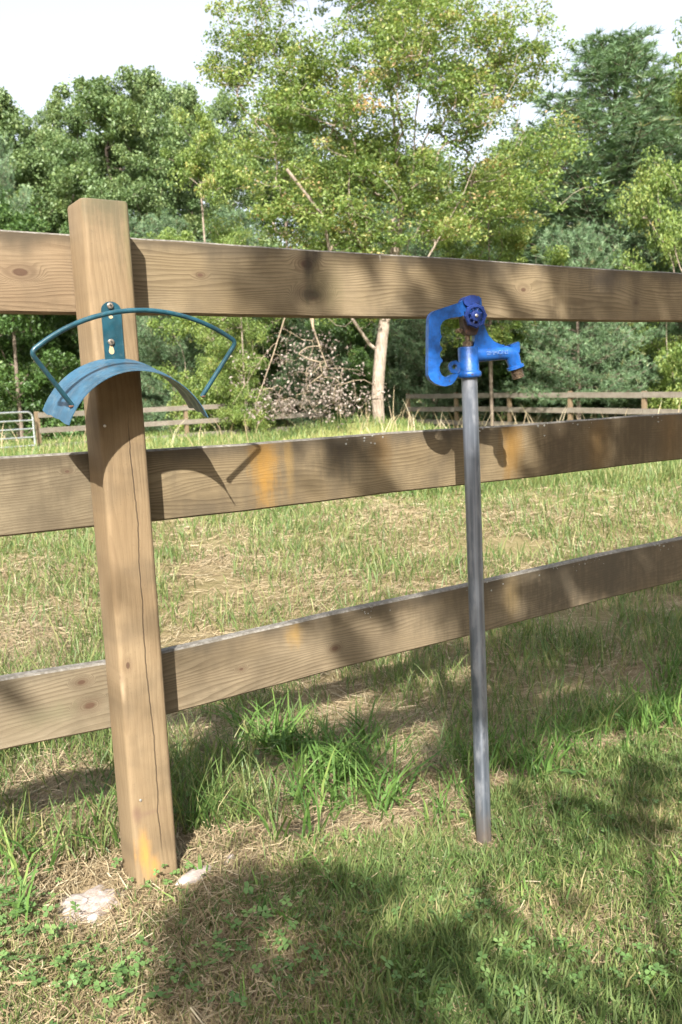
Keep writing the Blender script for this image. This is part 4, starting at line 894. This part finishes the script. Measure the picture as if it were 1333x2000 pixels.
def field():
    rng = np.random.default_rng(404); P = []
    x, y, s, l = in_view(105000, 1.7, 9., rng, 'lin'); px, py = px_of(x, y)
    dn = (.46+.55*snoise(x*2.6, y*2.6, 81))*(1-.75*blob(px, py, STRAWM))+.1*sstep(4, 8, s); k = (y > .1) & (rng.uniform(0, 1, len(x)) < dn); x, y, s = x[k], y[k], s[k]; N = len(x)
    sc = np.maximum(1, s/3.0)
    P.append(blades(x, y, rng.uniform(.04, .14, N)*(1+.5*(rng.uniform(0, 1, N) < .12)), rng.uniform(.002, .0042, N)*sc, rng.uniform(.2, .85, N), rng, np.clip(rng.beta(2, 2.2, N), 0, 1), None, 3))
    x, y, s, l = in_view(72000, 8., 32., rng, 'inv'); N = len(x)
    cvn = np.clip(rng.beta(2.2, 2, N)+.18*snoise(x*.8, y*.8, 91), 0, 1)
    P.append(blades(x, y, rng.uniform(.08, .26, N), rng.uniform(.006, .012, N)*s/10, rng.uniform(.15, .8, N), rng, cvn, None, 2))
    stuff('field_grass', 'pale green meadow grass across the field behind the fence', P, M['field'])
    # dry seed stems standing at the far fence
    x, y, s, l = in_view(900, 13., 27., rng); k = (l > .0) | (rng.uniform(0, 1, len(x)) < .25); x, y = x[k], y[k]; N = len(x)
    stuff('dry_stems', 'thin dry seed stems standing in the far meadow', [blades(x, y, rng.uniform(.35, .95, N), rng.uniform(.010, .018, N), rng.uniform(.2, .75, N), rng, rng.uniform(.3, 1, N))], M['straw'])
field()
def clover():
    rng = np.random.default_rng(505); C = []
    for (cx, cy, rx, ry, n) in [(285, 1725, 50, 26, 90), (330, 1700, 18, 16, 22), (30, 1800, 60, 60, 110), (60, 1900, 120, 80, 130), (250, 1950, 150, 60, 110), (230, 1600, 30, 40, 10), (560, 1900, 120, 80, 60), (480, 1850, 100, 80, 45), (1050, 1850, 160, 90, 100), (1250, 1780, 100, 90, 60), (880, 1960, 150, 40, 60), (700, 1760, 120, 60, 35), (60, 1660, 60, 40, 30), (900, 1740, 60, 40, 45), (1200, 1500, 140, 60, 40)]:
        for _ in range(int(n*.75)):
            q = onZ(cx+rng.normal(0, .6)*rx, cy+rng.normal(0, .6)*ry, -.02); C.append((q[0], q[1]))
    C = np.array(C); C = C[~((np.abs(C[:, 0]) < .052) & (np.abs(C[:, 1]) < .052))]; V = []; T = []; A = []; n = 0
    Z = gz(C[:, 0], C[:, 1])
    for (x, y), z in zip(C, Z):
        h = rng.uniform(.012, .045); a0 = rng.uniform(0, 6.28); tilt = rng.normal(0, .3, 2); r = rng.uniform(.0042, .0078); c = float(np.clip(rng.normal(.5, .25), 0, 1))
        top = np.array([x+rng.normal(0, .006), y+rng.normal(0, .006), z+h])
        for k in range(3):
            a = a0+k*2.094; d = np.array([math.cos(a), math.sin(a), 0]); sd_ = np.array([-d[1], d[0], 0])
            pts = [top, top+d*r*.7+sd_*r*.62, top+d*r*1.45+sd_*r*.5, top+d*r*1.35, top+d*r*1.45-sd_*r*.5, top+d*r*.7-sd_*r*.62]
            for p in pts: p = p.copy(); p[2] += (p[0]-x)*tilt[0]+(p[1]-y)*tilt[1]+.15*abs(np.dot(p-top, sd_)); V.append(p); A.append(c)
            T += [(n, n+1, n+2), (n, n+2, n+3), (n, n+3, n+4), (n, n+4, n+5)]; n += 6
        e = np.array([.0006, .0006, 0]); V += [np.array([x, y, z-.003])-e, np.array([x, y, z-.003])+e, top]; A += [c]*3; T.append((n, n+1, n+2)); n += 3
    stuff('clover_patches', 'small round clover leaves in the lawn and around the post foot', [(np.array(V), np.array(T), np.array(A))], M['clover'])
clover()
def weed(px, py, label, n, size, h, seed):
    r = np.random.default_rng(seed); q = onZ(px, py, 0.); q[2] = float(gz(q[0], q[1])); e = empty('leafy_weed', q, label, 'weed', 'weeds in the lawn'); sk = bmesh.new()
    for k in range(n):
        a = r.uniform(0, 6.28); hh = h*r.uniform(.5, 1.1); tip = Vector((math.cos(a)*hh*.5, math.sin(a)*hh*.5, hh)); btube(sk, [(0, 0, -.01), tip*.6+Vector((0, 0, hh*.1)), tip], [.0012, .001, .0007], 5)
        L = size*r.uniform(.7, 1.2); d = Vector((math.cos(a+r.normal(0, .5)), math.sin(a+r.normal(0, .5)), r.uniform(-.5, .3))).normalized(); s = d.cross(Vector((0, 0, 1))).normalized(); up = s.cross(d)
        bm = bmesh.new(); pr = [(0, .0), (.05, .34), (.25, .46), (.55, .38), (.8, .2), (1., 0.)]; c = []; lf = []; rg = []
        for t, wv in pr:
            m = tip+d*L*t-up*L*.12*t*t; c.append(bm.verts.new(m))
            lf.append(bm.verts.new(m+s*L*wv+up*L*wv*.25)); rg.append(bm.verts.new(m-s*L*wv+up*L*wv*.25))
        for i in range(len(pr)-1):
            for side in (lf, rg):
                try: bm.faces.new((c[i], c[i+1], side[i+1], side[i]))
                except ValueError: pass
        bmesh.ops.remove_doubles(bm, verts=bm.verts, dist=1e-6); o = bmobj('leaf', bm, M['weed'], e, 60)
        at_ = o.data.attributes.new('cv', 'FLOAT', 'POINT'); at_.data.foreach_set('value', np.full(len(o.data.vertices), r.uniform(.2, 1), np.float32))
    o = bmobj('stem', sk, M['weed'], e, 60)
weed(396, 1560, 'single heart-leaved weed right of the post, above the chunks', 3, .024, .055, 1)
weed(330, 1610, 'small weed close against the right side of the post', 4, .016, .03, 2)
weed(560, 1510, 'small leafy weed in the grass between post and hydrant', 6, .02, .04, 3)
weed(890, 1500, 'round-leaved weed just left of the hydrant pipe', 9, .022, .03, 4)
weed(480, 1440, 'leafy weed under the bottom rail right of the post', 5, .02, .05, 5)
weed(80, 1600, 'leafy weed in the dry straw left of the post', 5, .022, .035, 6)
weed(1120, 1420, 'broad-leaved weed right of the hydrant under the bottom rail', 8, .024, .04, 7)
weed(40, 1790, 'leafy weed at the left edge below the concrete patch', 7, .018, .03, 8)
weed(1180, 1330, 'leafy weed at the right under the bottom rail', 8, .02, .06, 9)

# ------------------------------------------------------------------ fallen leaves
def fallen_leaf(px, py, label, size, colr, seed):
    r = np.random.default_rng(seed); q = onZ(px, py, -.03); q[2] = float(gz(q[0], q[1]))+.008; bm = bmesh.new()
    pr = [(0, .02), (.15, .26), (.3, .2), (.45, .36), (.6, .25), (.8, .16), (1, .01)]; c, l_, r_ = [], [], []
    for t, wv in pr:
        z = .10*math.sin(t*3.1+seed)*size; c.append(bm.verts.new((t*size-size/2, 0, z))); l_.append(bm.verts.new((t*size-size/2+.02*size, wv*size, z+wv*size*.45))); r_.append(bm.verts.new((t*size-size/2+.02*size, -wv*size, z+wv*size*.3)))
    for i in range(len(pr)-1):
        bm.faces.new((c[i], c[i+1], l_[i+1], l_[i])); bm.faces.new((c[i+1], c[i], r_[i], r_[i+1]))
    o = bmobj('fallen_leaf', bm, plain('dry_leaf', colr, .7, 0, .35, 90, spec=.2), None, 60); o.location = q; o.rotation_euler = (r.normal(0, .25), r.normal(0, .25), r.uniform(0, 6.28)); tag(o, label, 'leaf', 'fallen leaves in the lawn')
fallen_leaf(172, 1700, 'reddish brown dead leaf above the concrete patch left of the post', .032, (.16, .065, .045), 1)
fallen_leaf(540, 1690, 'dark brown dead leaf right of the concrete chunks', .026, (.13, .075, .045), 2)
fallen_leaf(402, 1790, 'small tan dead leaf in the shaded lawn below the chunks', .022, (.28, .16, .07), 3)
fallen_leaf(1080, 1800, 'orange brown dead leaf in the lawn at lower right', .024, (.25, .12, .06), 4)
fallen_leaf(815, 1918, 'tan dead leaf near the bottom edge below the hydrant', .028, (.30, .18, .09), 5)
